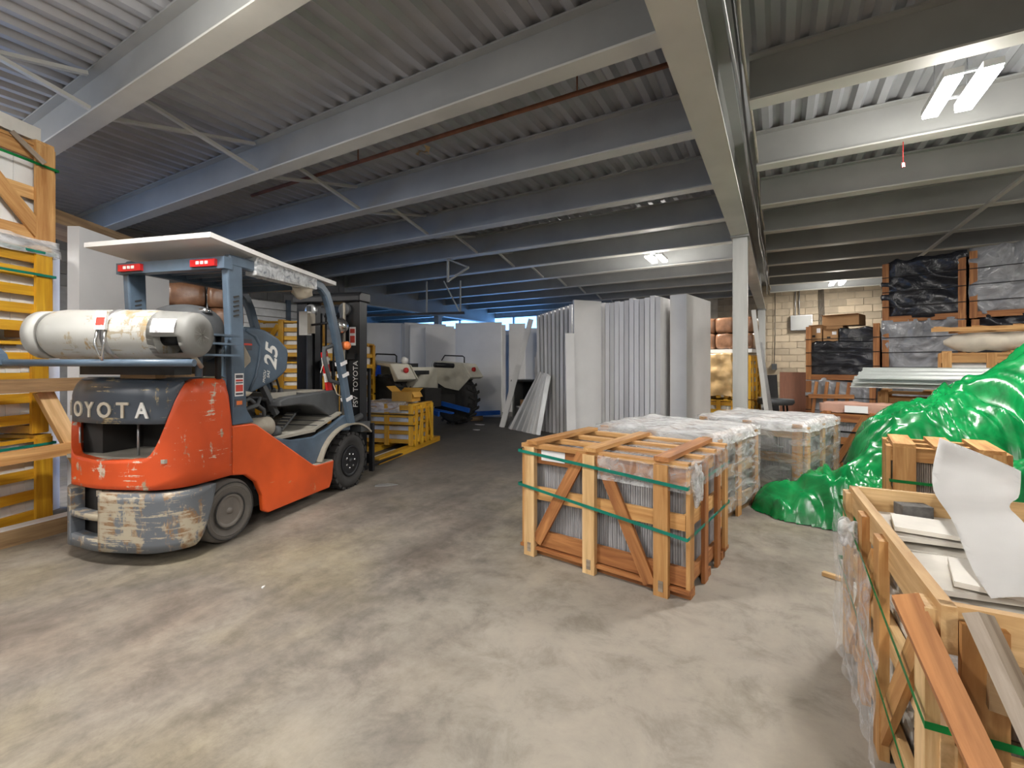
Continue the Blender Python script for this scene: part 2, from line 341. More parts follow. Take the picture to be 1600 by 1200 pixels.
# left wall: loading door opening, block work, then the wide opening to the left bay
XL = -10.25
lw = B(); box(lw, XL-.2, XL-.015, -7.2, -2.6, 0, TOP+.05); box(lw, XL-.2, XL-.015, -2.6, 2.0, 3.2, TOP+.05); box(lw, XL-.2, XL-.015, 2.0, 8.6, 0, TOP+.05)
wleft = struct(obj('wall_left', lw, 'mortar_grey')); wleft['label'] = 'dark grey block wall behind the forklift roof'
block_wall(wleft, 2.2, 8.6, 2.6, TOP-.03, lambda u, z: Matrix.Translation((XL, u, z)) @ Matrix.Rotation(PI/2, 4, 'Z'), 'block_grey')
dr = struct(bbox('door_1', XL-.012, XL+.05, 5.0, 8.3, 0, .06, 'steel_paint', None, .004)); dr['label'] = 'grey slatted roll-up door behind the forklift'
for i in range(15): bbox('slat', XL-.0, XL+.05, 5.05, 8.25, .08+i*.18, .245+i*.18, 'galv', dr, .012)
for y in (5.0, 6.9, 8.3): bbox('guide_rail', XL, XL+.09, y-.05, y+.05, 0, 2.85, 'blue_grey', dr, .004)
struct(bbox('wall_far_left', -17, -16.8, 8.4, 16.6, 0, TOP+.05, 'wall_paint', None, 0))
struct(bbox('wall_partition', -17, XL-.2, 8.4, 8.6, 0, TOP+.05, 'wall_paint', None, 0))
struct(bbox('wall_right', 8.0, 8.2, -7.2, 16.8, 0, TOP+.05, 'wall_paint', None, 0))
struct(bbox('wall_front', XL-.2, 8.2, -7.2, -7.0, 0, TOP+.05, 'wall_paint', None, 0))

# ---- steel roof joists, girders, columns
def joist(label, x0, x1, y, group):
    j = thing('roof_joist', label, 'beam', ((x0+x1)/2, y, DZ), 0, group); h = (x1-x0)/2
    bbox('bottom_flange', -h, h, -.08, .08, 0, .016, 'steel_cream_lit', j, .003)  # same steel as the web, coloured paler for the light on it
    bbox('web', -h, h, -.006, .006, .016, TOP-DZ-.018, 'steel_paint', j, 0)
    bbox('top_flange', -h, h, -.08, .08, TOP-DZ-.018, TOP-DZ-.002, 'steel_paint', j, .003)
    return j
LJ = [1.64 + 1.42*k for k in range(-3, 11)]
vis = 0
for k, y in enumerate(LJ):
    nm = ('grey steel roof joist left of the big girder, %s the camera' % (ORD[vis] + (' to' if True else ''))) if y > 1 else 'grey steel roof joist left of the girder, %s behind the camera' % ['third', 'second', 'first'][k]
    x0 = XL if y < 8.5 else -16.7
    j = joist(nm, x0, -.47, y, 'roof joists of the left bay')
    if y > 1: vis += 1
    if k < len(LJ)-1:                       # crossed angle bridging to the next joist
        cx = -(x0-.47)/2 - 5.0 if False else -5.0-(x0-.47)/2
        plank('bridging_brace', (cx, .08, .03), (cx, 1.34, TOP-DZ-.04), .045, .03, 'steel_cream_lit', j)
        plank('bridging_brace', (cx+.05, .08, TOP-DZ-.04), (cx+.05, 1.34, .03), .045, .03, 'steel_cream_lit', j)
RJ = [4.2 + 1.4*k for k in range(-6, 9)]
vis = 0
for k, y in enumerate(RJ):
    nm = 'grey steel roof joist right of the big girder, %s to the camera' % ORD[vis] if y > 2.5 else 'grey steel roof joist right of the girder, %s behind the camera' % ['fifth', 'fourth', 'third', 'second', 'first'][k]
    joist(nm, -.2, 7.98, y, 'roof joists of the right bay')
    if y > 2.5: vis += 1
tag(plank('bridging_bar', (2.36, -1.4, DZ-.018), (2.36, 15.4, DZ-.018), .05, .03, 'steel_cream_lit'), 'long pale steel bar crossing under the right-hand joists', 'brace')
def girder(label, x, y0, y1, zb, zt, wd):
    g = thing('steel_girder', label, 'girder', (x, (y0+y1)/2, zb)); h = (y1-y0)/2
    bbox('bottom_flange', -wd/2, wd/2, -h, h, 0, .025, 'steel_cream_lit', g, .004)  # flange in the paler lit copy of the steel, web in the darker
    bbox('web', -.012, .012, -h, h, .025, zt-zb-.025, 'steel_paint', g, 0)
    bbox('top_flange', -wd/2, wd/2, -h, h, zt-zb-.025, zt-zb-.001, 'steel_paint', g, .004); return g
XG = -.435
girder('big cream steel girder running away over the square column', XG, -7, 16.28, 3.0, TOP, .21)
girder('far steel girder carrying the left ends of the distant joists', XL, 8.6, 16.3, 3.0, TOP, .24)
def column(label, x, y, s, zt):
    c = thing('steel_column', label, 'column', (x, y, 0))
    bbox('shaft', -s/2, s/2, -s/2, s/2, .02, zt-.02, 'column_grey', c, .012, 2)
    bbox('base_plate', -s, s, -s, s, 0, .02, 'steel_paint', c, .003); bbox('cap_plate', -s*.62, s*.62, -s*.8, s*.8, zt-.02, zt, 'steel_paint', c, .003)
    for dx in (-1, 1):
        for dy in (-1, 1):
            bm = B(); lathe(bm, [(.012, .02), (.012, .05), (0, .05)], 6, 'z', (dx*s*.8, dy*s*.8, 0)); obj('anchor_bolt', bm, 'galv', c)
column('square cream steel column under the big girder', XG, 6.85, .175, 3.0)
column('slim cream steel column against the block wall', XG-.0, 16.05, .2, 3.0)
column('cream steel column under the far left girder', XL, 12.6, .2, 3.0)
# pipes and cables under the roof
p = tubeo('sprinkler_pipe', [(-6.3, 3.72, 3.64), (-.46, 3.72, 3.64)], .022, 'rust_pipe'); tag(p, 'rusty thin pipe slung between two near joists', 'pipe')
for x in (-4.2, -1.5): tubeo('pipe_hanger', [(x, 3.72, 3.64), (x, 3.72, 3.83)], .008, 'rust_pipe', p, 6)
bm = B()
for i in range(9):
    a = i*.7; vs = [bm.verts.new(Vector((.0, 0, 0))+Vector((math.cos(a+k)*.07*(1 if k else .2), math.sin(a+k)*.05, -.05*k*random.random()-.01*i))) for k in (0, .6, 1.2)]
    bm.faces.new(vs)
bmesh.ops.solidify(bm, geom=bm.faces[:], thickness=.004)
tag(obj('dried_leaf_bunch', bm, 'dried_leaf', None, Matrix.Translation((-3.25, 3.74, 3.62)) @ Matrix.Scale(1.3, 4)), 'crumpled dry yellowish scrap caught on the rusty pipe', 'scrap')
for i, (dx, dz, r, nm, lb) in enumerate([(.16, 3.46, .013, 'galv', 'galvanised conduit strapped along the right side of the girder'), (.20, 3.40, .010, 'strap_black', 'black cable sagging beside the girder conduit'), (.235, 3.50, .012, 'beige_metal', 'beige conduit running outermost along the girder')]):
    pts = [(XG+dx+.012*math.sin(y*1.9+i*2), y, dz-.03*abs(math.sin(y*1.1+i))) for y in [(-2+.35*k) for k in range(52)]]
    tag(tubeo('roof_conduit', pts, r, nm, None, 6), lb, 'conduit')
# opener rail below the far joists
t = thing('door_track', 'dark overhead door track hanging below the far joists', 'track', (-7.4, 9.0, 2.55))
plank('rail', (-3.2, -1.2, .0), (.6, .4, .05), .09, .06, 'black_metal', t)
for xx, yy in ((.5, .36), (-.3, .02)): plank('hanger', (xx, yy, .03), (xx, yy, .86), .03, .03, 'steel_cream_lit', t)
plank('diagonal', (.5, .36, .05), (.1, .2, .86), .03, .03, 'steel_cream_lit', t)
# the wire bracket hanging nearer
t = thing('hanging_bracket', 'pale triangular angle bracket hanging under the fourth joist', 'bracket', (-5.2, 7.32, 2.95))
plank('strut', (-.5, 0, .0), (-.5, 0, .46), .04, .03, 'steel_cream_lit', t); plank('strut', (-.5, 0, .02), (.0, 0, .24), .04, .03, 'steel_cream_lit', t); plank('strut', (.0, 0, .24), (-.5, 0, .45), .04, .03, 'steel_cream_lit', t)

# ---- lamps
def lamp(x, y, label):
    t = thing('ceiling_lamp', label, 'lamp', (x, y, DZ+.02), 0, 'twin-strip ceiling lamps')
    for s in (-1, 1): bbox('housing', s*.105-.055, s*.105+.055, -.32, .32, .0, .05, 'white_paint', t, .006); bbox('light_strip', s*.105-.05, s*.105+.05, -.31, .31, -.025, .0, 'lamp_strip', t, .008)
    for y in (-.2, .2): bbox('cross_bar', -.135, .135, y-.012, y+.012, .05, .065, 'galv', t, .002)
    for s in (-1, 1): tubeo('suspension_wire', [(s*.1, .2, .06), (s*.1, .2, TOP-DZ-.02)], .004, 'galv', t, 5)
    for s in (-1, 1):
        l = bpy.data.lights.new('lamp_light', 'AREA'); l.shape = 'RECTANGLE'; l.size = .09; l.size_y = .6; l.energy = LAMP_W/2; l.color = (1, .95, .88)
        o = bpy.data.objects.new('lamp_light', l); C.objects.link(o); o.location = (s*.105, 0, -.04); o.parent = t
    l = bpy.data.lights.new('ceiling_fill', 'POINT'); l.shadow_soft_size = .2; l.energy = LAMP_P; l.color = (1, .95, .88)  # added point light under the strips to brighten the ceiling
    o = bpy.data.objects.new('ceiling_fill', l); C.objects.link(o); o.location = (0, 0, -.3); o.parent = t
    return t
LL = ['bright twin-strip ceiling lamp under the right-hand joists, largest in view', 'small twin-strip lamp glowing beside the block wall', 'small twin-strip lamp left of the column under the joists']
for i, (x, y) in enumerate(LAMPS): lamp(x, y, LL[i] if i < 3 else ['twin-strip lamp overhead between camera and forklift', 'twin-strip lamp overhead behind the foreground crate', 'twin-strip lamp beyond the left crate stack', 'twin-strip lamp far behind the foreground crate', 'twin-strip lamp right of the tarped stack', 'added unseen fill lamp behind the camera on the forklift side', 'added unseen fill lamp farthest behind the camera'][i-3])
t = thing('pull_switch', 'tiny red pull cord hanging by the big lamp', 'switch', (1.02, 5.6, 3.2)); tubeo('cord', [(0, 0, 0), (0, 0, .21)], .003, 'red_plastic', t, 5); bbox('knob', -.012, .012, -.012, .012, -.04, 0, 'red_plastic', t, .004)
# ------------------------------------------------------------------ forklift (local: x right, y forward, z up; right side plane x = 0)
RZ = math.radians(16.04)
fk = thing('forklift', 'orange and blue-grey forklift with gas cylinder and white board roof', 'forklift', (-3.46, 1.84, 0), RZ)
def cw_outline(off):
    P = []
    def add(x, y): P.append((x, y))
    for i in range(9): add(off, .07-.25*i/8)
    for i in range(1, 15):
        a = PI/2*i/14; add(-.24+(.24+off)*math.cos(a), -.18-(.24+off)*math.sin(a))
    for i in range(1, 24):
        t = i/24; add(-.24-.59*t, -.42-off-.035*math.sin(PI*t))
    for i in range(0, 15):
        a = PI/2*(1-i/14); add(-.83-(.24+off)*math.cos(a), -.18-(.24+off)*math.sin(a))
    for i in range(1, 9): add(-1.07-off, -.18+.25*i/8)
    return [(x if x > -.5 else -.5+(x+.5)*.84, y) for x, y in P]
CW0 = cw_outline(0); SL = [0]
for a, b in zip(CW0, CW0[1:]): SL.append(SL[-1]+math.dist(a, b))
STOT = SL[-1]
def sym(s): return min(s, STOT-s)
def sstep(a, b, x):
    t = max(0, min(1, (x-a)/(b-a))); return t*t*(3-2*t)
def zc(s):
    s = sym(s)
    if s < .05: return .85+.33*sstep(0, .05, s)
    if s < .10: return 1.18+.025*sstep(.05, .1, s)
    if s < .30: return 1.205
    if s < .36: return 1.205-.03*sstep(.3, .36, s)
    if s < .60: return 1.175-.455*sstep(.34, .56, s) - .03*sstep(.52, .6, s)
    return .69-.015*sstep(.6, .9, s)
def strip(bm, cols_out, cols_in):
    n = len(cols_out[0]); vo = [[bm.verts.new(p) for p in c] for c in cols_out]; vi = [[bm.verts.new(p) for p in c] for c in cols_in]
    for i in range(len(vo)-1):
        for k in range(n-1):
            f = bm.faces.new((vo[i][k], vo[i+1][k], vo[i+1][k+1], vo[i][k+1])); f.smooth = True
            bm.faces.new((vi[i][k], vi[i][k+1], vi[i+1][k+1], vi[i+1][k]))
        bm.faces.new((vo[i][0], vi[i][0], vi[i+1][0], vo[i+1][0])); bm.faces.new((vo[i][-1], vo[i+1][-1], vi[i+1][-1], vi[i][-1]))
    for e in (0, -1):
        for k in range(n-1): bm.faces.new((vo[e][k], vo[e][k+1], vi[e][k+1], vi[e][k]))
    bmesh.ops.recalc_face_normals(bm, faces=bm.faces[:]); return bm
def shell(name, mat, zlo, zhi, cond, off=0, thick=.04, rows=5, lip=0, parent=None):
    po = cw_outline(off); pi_ = cw_outline(off-thick); idx = [i for i in range(len(SL)) if cond(SL[i], po[i])]
    runs = []; 
    for i in idx:
        if runs and runs[-1][-1] == i-1: runs[-1].append(i)
        else: runs.append([i])
    o = None
    for run in runs:
        if len(run) < 2: continue
        bm = B(); co, ci = [], []
        for i in run:
            s = SL[i]; a, b = zlo(s), max(zhi(s), zlo(s)+.002); c1, c2 = [], []
            for k in range(rows):
                t = k/(rows-1); z = a+(b-a)*t; q = 0
                if lip and t > .6: q = lip*((t-.6)/.4)**2
                fx = (po[i][0]-pi_[i][0])/thick; fy = (po[i][1]-pi_[i][1])/thick
                c1.append((po[i][0]-fx*q, po[i][1]-fy*q, z)); c2.append((pi_[i][0]-fx*q*.6, pi_[i][1]-fy*q*.6, z))
            co.append(c1); ci.append(c2)
        strip(bm, co, ci); o = obj(name, bm, mat, parent or fk)
    return o
cw = shell('counterweight', 'orange_worn', lambda s: .49, zc, lambda s, p: True, 0, .05, 8); cw['label'] = 'scratched orange counterweight shell'
hd = shell('rear_hood', 'hood_worn', lambda s: max(.915, zc(s)), lambda s: 1.20, lambda s, p: sym(s) > .34, -.004, .05, 9, .05); hd['label'] = 'dark dirty rear hood with raised lettering'
bm = B(); vs = [bm.verts.new((x, y, 1.20)) for x, y in cw_outline(-.05)]; vs2 = [bm.verts.new((x, y, 1.215)) for x, y in cw_outline(-.09)]
bm.faces.new(vs2)
for i in range(len(vs)-1): bm.faces.new((vs[i], vs[i+1], vs2[i+1], vs2[i]))
obj('hood_top', bm, 'hood_worn', fk)
lo = lambda s: .09 + .38*max(0, 1-((max(sym(s), .15)-.15)/.17))**2 if sym(s) < .32 else .09
def rec(p): return -.80 < p[0] < -.52 and p[1] < -.2
bp = shell('bumper', 'bumper_worn', lo, lambda s: .47, lambda s, p: sym(s) >= .15 and not rec(p), .02, .08, 8); bp['label'] = 'battered grey rear bumper'
for z0, z1, nm in ((.09, .17, 'bumper_sill'), (.285, .325, 'recess_bar')): shell(nm, 'bumper_worn', lambda s: z0, lambda s: z1, lambda s, p: -.83 < p[0] < -.48 and p[1] < -.15, .018, .07, 3)
tubeo('drawbar_pin', [(-.60, -.38, .12), (-.60, -.38, .44)], .014, 'beige_metal', fk); bbox('pin_head', -.625, -.575, -.405, -.355, .42, .46, 'beige_metal', fk, .012)
bbox('recess_back', -.88, -.45, -.33, -.28, .1, .5, 'dark_grime_shade', fk, 0)  # dark sheet painted as the shade inside the bumper recess
bbox('radiator_panel', -.93, -.1, -.02, .02, .5, 1.18, 'dark_grime_shade', fk, .01); bbox('recess_shelf', -.93, -.08, -.38, .0, .66, .685, 'mat_dust', fk, .004)  # back panel coloured dark for the shade behind the opening
bbox('recess_duct', -.90, -.72, -.30, -.02, .685, .93, 'dark_grime_shade', fk, .02); tubeo('recess_rod', [(-.40, -.3, .68), (-.40, -.3, .93)], .008, 'galv', fk, 6)  # duct coloured dark so the opening reads as shaded
tubeo('recess_strut', [(-.89, -.33, .92), (-.84, -.36, .76)], .007, 'galv', fk, 6)
bbox('chassis', -.93, -.14, -.25, 1.75, .14, .62, 'dark_grime_shade', fk, .02)
# letters on the hood
sA = STOT/2
def on_out(s):
    for i in range(len(SL)-1):
        if SL[i] <= s <= SL[i+1]:
            t = (s-SL[i])/(SL[i+1]-SL[i]); a, b = CW0[i], CW0[i+1]; d = Vector((b[0]-a[0], b[1]-a[1], 0)).normalized()
            return (a[0]+(b[0]-a[0])*t, a[1]+(b[1]-a[1])*t), -d
for i, ch in enumerate('TOYOTA'):
    s = .60 + (5-i)*.136; p, d = on_out(s); n = d.cross(Vector((0, 0, 1)))
    link('raised_letter', letters(ch, .14, .004, 0, .003), 'white_paint' if i == 5 else 'rag', hd, frame((p[0]+n.x*.001, p[1]+n.y*.001, 1.0), d, (0, 0, 1)))
# side panels, both sides
side = [(.075, .85), (.27, .845), (.31, .83), (.98, .375), (1.02, .362), (1.29, .355), (1.262, .17), (1.22, .10), (.43, .10), (.375, .13), (.36, .26), (.30, .38), (.2, .46), (.075, .485)]
for x0, x1 in ((-.045, 0), (-1.07, -1.025)): prismo('side_panel', side, x0, x1, 'orange_paint', fk, .012, 2)
skirt = [(.36, .76), (.60, .675), (.76, .635), (1.05, .62), (1.3, .68), (1.54, .775), (1.66, .72), (1.64, .6), (1.47, .62), (1.30, .565), (1.16, .47), (1.07, .36), (.9, .30), (.36, .30)]
for x0, x1 in ((-.09, -.05), (-1.02, -.98)): prismo('frame_side', skirt, x0, x1, 'blue_grey', fk, .008)
bbox('step_tread', -.10, .0-.005, .98, 1.27, .345, .365, 'mat_dust', fk, .004)
bm = B(); box(bm, -.95, -.07, .50, 1.10, .66, .685); bevel(bm, .006); obj('floor_plate', bm, 'mat_dust', fk)
plank('toe_board', (-.5, 1.08, .675), (-.5, 1.52, .80), .85, .02, 'mat_dust', fk)
for i in range(3): plank('mat_groove', (-.92, 1.16+i*.11, .712+i*.031), (-.10, 1.16+i*.11, .712+i*.031), .012, .006, 'dash_plastic', fk)
arc = [(1.10+.0, .37)] + [(1.60-.50*math.cos(a), .30+.375*math.sin(a)) for a in [PI*.12+PI*.66*i/14 for i in range(15)]]
for sx in (-.11, -.96): sweep('front_fender', [(sx, y, z) for y, z in arc], .22, .018, (1, 0, 0), 'beige_metal' if sx > -.5 else 'blue_grey', fk)
fl = prismo('fender_side', [(1.09, .355)]+[(1.60-.52*math.cos(a), .30+.36*math.sin(a)) for a in [PI*.12+PI*.36*i/8 for i in range(9)]]+[(1.60, .74), (1.54, .77), (1.3, .675), (1.1, .62)], -.105, -.06, 'blue_grey', fk, .004)
# dash console
dash = [(.70, .93), (.70, .985), (.80, 1.01), (1.48, 1.04), (1.56, .98), (1.56, .72), (1.50, .72), (1.40, .78), (1.15, .90), (.95, .93)]
prismo('dash_console', dash, -.92, -.13, 'dash_plastic', fk, .014, 2)
bbox('lever_cowl', -.60, -.22, .70, 1.02, 1.0, 1.05, 'mat_dust', fk, .015)
bbox('dash_recess', -.75, -.2, 1.12, 1.42, 1.03, 1.045, 'mat_dust', fk, .004)
for i in range(5):
    x = -.26-.075*i; lv = tubeo('control_lever', [(x, .86, 1.04), (x, .84, 1.1), (x, .80, 1.2), (x-.01, .77, 1.32)], .010, 'black_metal', fk, 6)
    bm = B(); lathe(bm, [(0, -.025), (.022, -.015), (.024, .01), (0, .03)], 10, 'z', (x-.01, .77, 1.33)); obj('lever_knob', bm, 'dash_plastic', lv)
    bm = B(); lathe(bm, [(.026, 0), (.022, .02), (.014, .045)], 10, 'z', (x, .86, 1.045)); obj('lever_boot', bm, 'dash_plastic', lv)
# steering wheel and column
M = Matrix.Translation((-.62, .72, 1.22)) @ Matrix.Rotation(math.radians(-28), 4, 'X'); bm = B()
tube(bm, [(.16*math.cos(a), .16*math.sin(a), 0) for a in [2*PI*i/24 for i in range(25)]], .014, 8, False); sw = obj('steering_wheel', bm, 'black_metal', fk, M)
for a in (0, 2.1, 4.2): tubeo('spoke', [(0, 0, -.02), (.16*math.cos(a), .16*math.sin(a), 0)], .01, 'black_metal', sw, 6)
tubeo('steering_column', [(-.62, .74, 1.2), (-.62, .95, .75)], .03, 'black_metal', fk)
for x, y in ((-.30, .92), (-.52, .93)):
    pd = plank('pedal', (x, y-.05, .70), (x, y+.13, .835), .10, .02, 'dash_plastic', fk)
    for q in range(5): plank('pedal_rib', (-.08+.04*q, -.045, .012), (-.08+.04*q, .045, .012), .012, .006, 'mat_dust', pd)
    tubeo('pedal_arm', [(x, y+.1, .8), (x, y+.25, .86)], .012, 'black_metal', fk, 6)
# engine bay under the open hood
bbox('engine_block', -.85, -.25, .12, .55, .62, .98, 'dark_grime_shade', fk, .03, 2)
prof = [(.0, 0), (.07, 0), (.072, .01)]
for i in range(7): prof += [(.085, .05+i*.022), (.077, .058+i*.022)]
prof += [(.084, .22), (.084, .30), (.06, .325), (0, .325)]
bm = B(); lathe(bm, prof, 24, 'y', (-.17, .30, .775)); ac = obj('air_cleaner', bm, 'beige_metal', fk)
for k, pts in enumerate([[(-.2, .3, .98), (-.18, .42, 1.02), (-.16, .55, .92), (-.2, .6, .8)], [(-.3, .2, 1.0), (-.22, .35, 1.05), (-.2, .62, 1.0), (-.25, .7, .9)], [(-.2, .16, .95), (-.14, .28, .93), (-.13, .45, .97), (-.2, .55, 1.02)], [(-.3, .62, .7), (-.25, .66, .85), (-.3, .68, 1.0)]]): tubeo('engine_hose', pts, .016, 'black_metal' if k % 2 else 'dash_plastic', fk)
bbox('rocker_cover', -.5, -.2, .12, .42, .96, 1.02, 'oak_old', fk, .02); bbox('battery', -.6, -.2, .5, .66, .68, .86, 'dash_plastic', fk, .01)
bm = B(); lathe(bm, [(0, 0), (.045, 0), (.045, .09), (.03, .1), (0, .1)], 14, 'y', (-.16, .62, .72)); obj('oil_filter', bm, 'dash_plastic', fk)
plank('hood_stay', (-.24, .62, 1.12), (-.24, .78, .86), .05, .04, 'dash_plastic', fk)
# tipped-up engine hood with capacity number
hood = [(.16, 1.60), (.52, 1.615), (.62, 1.60), (.77, 1.54), (.885, 1.455), (.90, 1.40), (.885, 1.26), (.83, 1.21), (.74, 1.16), (.38, 1.035), (.16, 1.0)]
hp = prismo('engine_hood', hood, -.86, -.20, 'blue_grey', fk, .025, 3)
link('hood_number', letters('25', .20, .003, .35, .004), 'white_paint', hp, frame((-.198, .68, 1.36), (0, .12, 1), (0, -1, .12)))
link('hood_script', letters('SAS', .04, .002, .3), 'white_paint', hp, frame((-.198, .645, 1.215), (.0, .12, 1), (0, -1, .12)))
link('hood_script', letters('7FGCU', .035, .002, .3), 'white_paint', hp, frame((-.198, .60, 1.195), (.0, .12, 1), (0, -1, .12)))
tubeo('hood_crease', [(-.2, .40, 1.585), (-.199, .50, 1.54), (-.199, .555, 1.46), (-.199, .545, 1.36), (-.199, .50, 1.2), (-.199, .44, 1.09)], .011, 'blue_grey', hp, 8)
bbox('oil_pan_label', -.2, -.194, .36, .46, 1.42, 1.51, 'sticker_dark', hp, .003); bbox('label_band', -.195, -.192, .36, .46, 1.46, 1.475, 'sticker_red', hp, 0)
bm = B(); pts = [(-.17, .20, 1.52), (-.155, .31, 1.50), (-.16, .41, 1.36), (-.15, .40, 1.325), (-.15, .30, 1.24), (-.17, .20, 1.19)]
bm.faces.new([bm.verts.new(p) for p in pts]); bmesh.ops.solidify(bm, geom=bm.faces[:], thickness=.006); rg = obj('cloth_flap', bm, 'rag', fk); rg['label'] = 'cream cloth flap hanging from the hood'
bm = B(); pts = [(-.17, .20, 1.15), (-.15, .30, 1.10), (-.13, .40, 1.075), (-.15, .38, 1.05), (-.16, .20, 1.03)]
bm.faces.new([bm.verts.new(p) for p in pts]); bmesh.ops.solidify(bm, geom=bm.faces[:], thickness=.02); obj('oily_rag', bm, 'rag', fk)
# seat lying back with the hood
bm = B(); bmesh.ops.create_uvsphere(bm, u_segments=28, v_segments=16, radius=1)
for v in bm.verts: v.co = Vector((math.copysign(abs(v.co.x)**.75, v.co.x)*.27, math.copysign(abs(v.co.y)**.8, v.co.y)*.2, math.copysign(abs(v.co.z)**.8, v.co.z)*.22))
st = obj('seat', bm, 'dash_plastic', fk, Matrix.Translation((-.40, .04, 1.53)), True); st['label'] = 'black vinyl operator seat'
bm = B(); lathe(bm, [(.035, 0), (.04, .01), (.04, .03), (0, .035)], 14, 'z', (-.19, .02, 1.68)); obj('filler_cap', bm, 'chrome', fk)
# overhead guard
for sx in (-.065, -1.005): 
    po = prismo('guard_post', [(.03, 2.07), (.17, 2.09), (.195, 1.3), (.215, .96), (.29, .85), (.085, .85), (.075, 1.2)], sx, sx+.06, 'blue_grey', fk, .012, 2)
    for i in range(5): plank('vent_slot', (sx+.062, .085+.0*i, 1.80-i*.035), (sx+.062, .135, 1.815-i*.035), .012, .004, 'dark_grime_shade', po, (1, 0, 0), .001)
    sweep('guard_rail', [(sx+.03, y, 2.07) for y in (.05, .4, .8, 1.02)] + [(sx+.03, 1.12, 2.05), (sx+.03, 1.20, 1.99), (sx+.03, 1.26, 1.88), (sx+.03, 1.35, 1.63), (sx+.03, 1.43, 1.37), (sx+.03, 1.53, 1.0), (sx+.03, 1.63, .66)], .065, .085, (1, 0, 0), 'blue_grey', fk, .012)
cb = bbox('rear_crossbar', -1.02, .0, .0, .075, 2.0, 2.085, 'blue_grey', fk, .014, 2)
for x in (-.86, -.17):
    tl = bbox('tail_lamp', x-.11, x+.11, -.025, .0, 2.015, 2.065, 'red_lens', cb, .008)
    for q in (-1, 0, 1): bbox('lamp_cell', x+q*.04-.012, x+q*.04+.012, -.03, -.024, 2.03, 2.052, 'white_paint', tl, .002)
for i in range(6): bbox('roof_bar', -1.0, -.06, .22+i*.15, .25+i*.15, 2.06, 2.09, 'blue_grey', fk, .004)
bbox('front_crossbar', -1.0, -.06, 1.08, 1.14, 2.02, 2.08, 'blue_grey', fk, .008)
bm = B(); box(bm, -1.14, .03, -.14, .55, 0, .035); box(bm, -1.14, .03, .55, 1.28, 0, .035)
for v in bm.verts: v.co.z += 2.155 - .055*v.co.y + (.02 if v.co.y < 0 else 0)
bevel(bm, .006); rb = obj('roof_board', bm, 'foam_paper', fk); rb['label'] = 'white foam board laid over the guard'
bm = B(); box(bm, -.085, .02, .28, 1.0, 2.0, 2.14); obj('plastic_wrap', bm, 'film_heavy', fk)
bm = B(); bmesh.ops.create_icosphere(bm, subdivisions=3, radius=.075)
for v in bm.verts: v.co *= 1+.35*noise.noise(v.co*28)
obj('plastic_knot', bm, 'rag', fk, Matrix.Translation((-.1, .96, 2.0)) @ Matrix.Scale(1.2, 4), True)
# stickers on the near post
for z0, z1, c in ((1.065, 1.235, 'paper'), (.985, 1.045, 'sticker_dark')):
    sk = bbox('sticker', -.004, .0, .095, .175, z0, z1, c, fk, 0)
    if c == 'paper':
        for a, b, cc in ((1.20, 1.225, 'sticker_dark'), (1.175, 1.19, 'sticker_red'), (1.16, 1.17, 'sticker_dark'), (1.10, 1.15, 'sticker_red'), (1.075, 1.09, 'sticker_dark')): bbox('print', .0, .001, .102, .168, a, b, cc, sk, 0)
    else: bbox('print', .0, .001, .11, .16, 1.0, 1.03, 'orange_lens', sk, 0)
# wheels
def tire(name, x, y, r, wdt, rim_r, sgn, lugs, mat):
    """outer face toward sgn*x"""
    h = wdt/2; e = .025
    prof = [(rim_r, -h+.01), (rim_r+.02, -h), (r-e, -h), (r-.006, -h+e*.7), (r, -h+e), (r, h-e), (r-.006, h-e*.7), (r-e, h), (r-e-.012, h+.004), (rim_r+.045, h+.004), (rim_r+.03, h-.004), (rim_r, h-.012)]
    bm = B(); lathe(bm, [(a, b*sgn) for a, b in prof], 48, 'x'); t = obj(name, bm, mat, fk, Matrix.Translation((x, y, r)))
    bm = B(); lathe(bm, [(a, b*sgn) for a, b in [(rim_r+.002, h-.01), (rim_r-.01, h+.002), (rim_r-.03, h-.01), (rim_r-.045, h-.045), (rim_r*.55, h-.05), (rim_r*.5, h-.035), (rim_r*.38, h-.03), (rim_r*.34, h-.012), (rim_r*.18, h-.01), (rim_r*.15, h+.006), (0, h+.008)]], 40, 'x'); obj('rim', bm, 'rim_dusty' if r < .25 else 'black_metal', t)
    return t
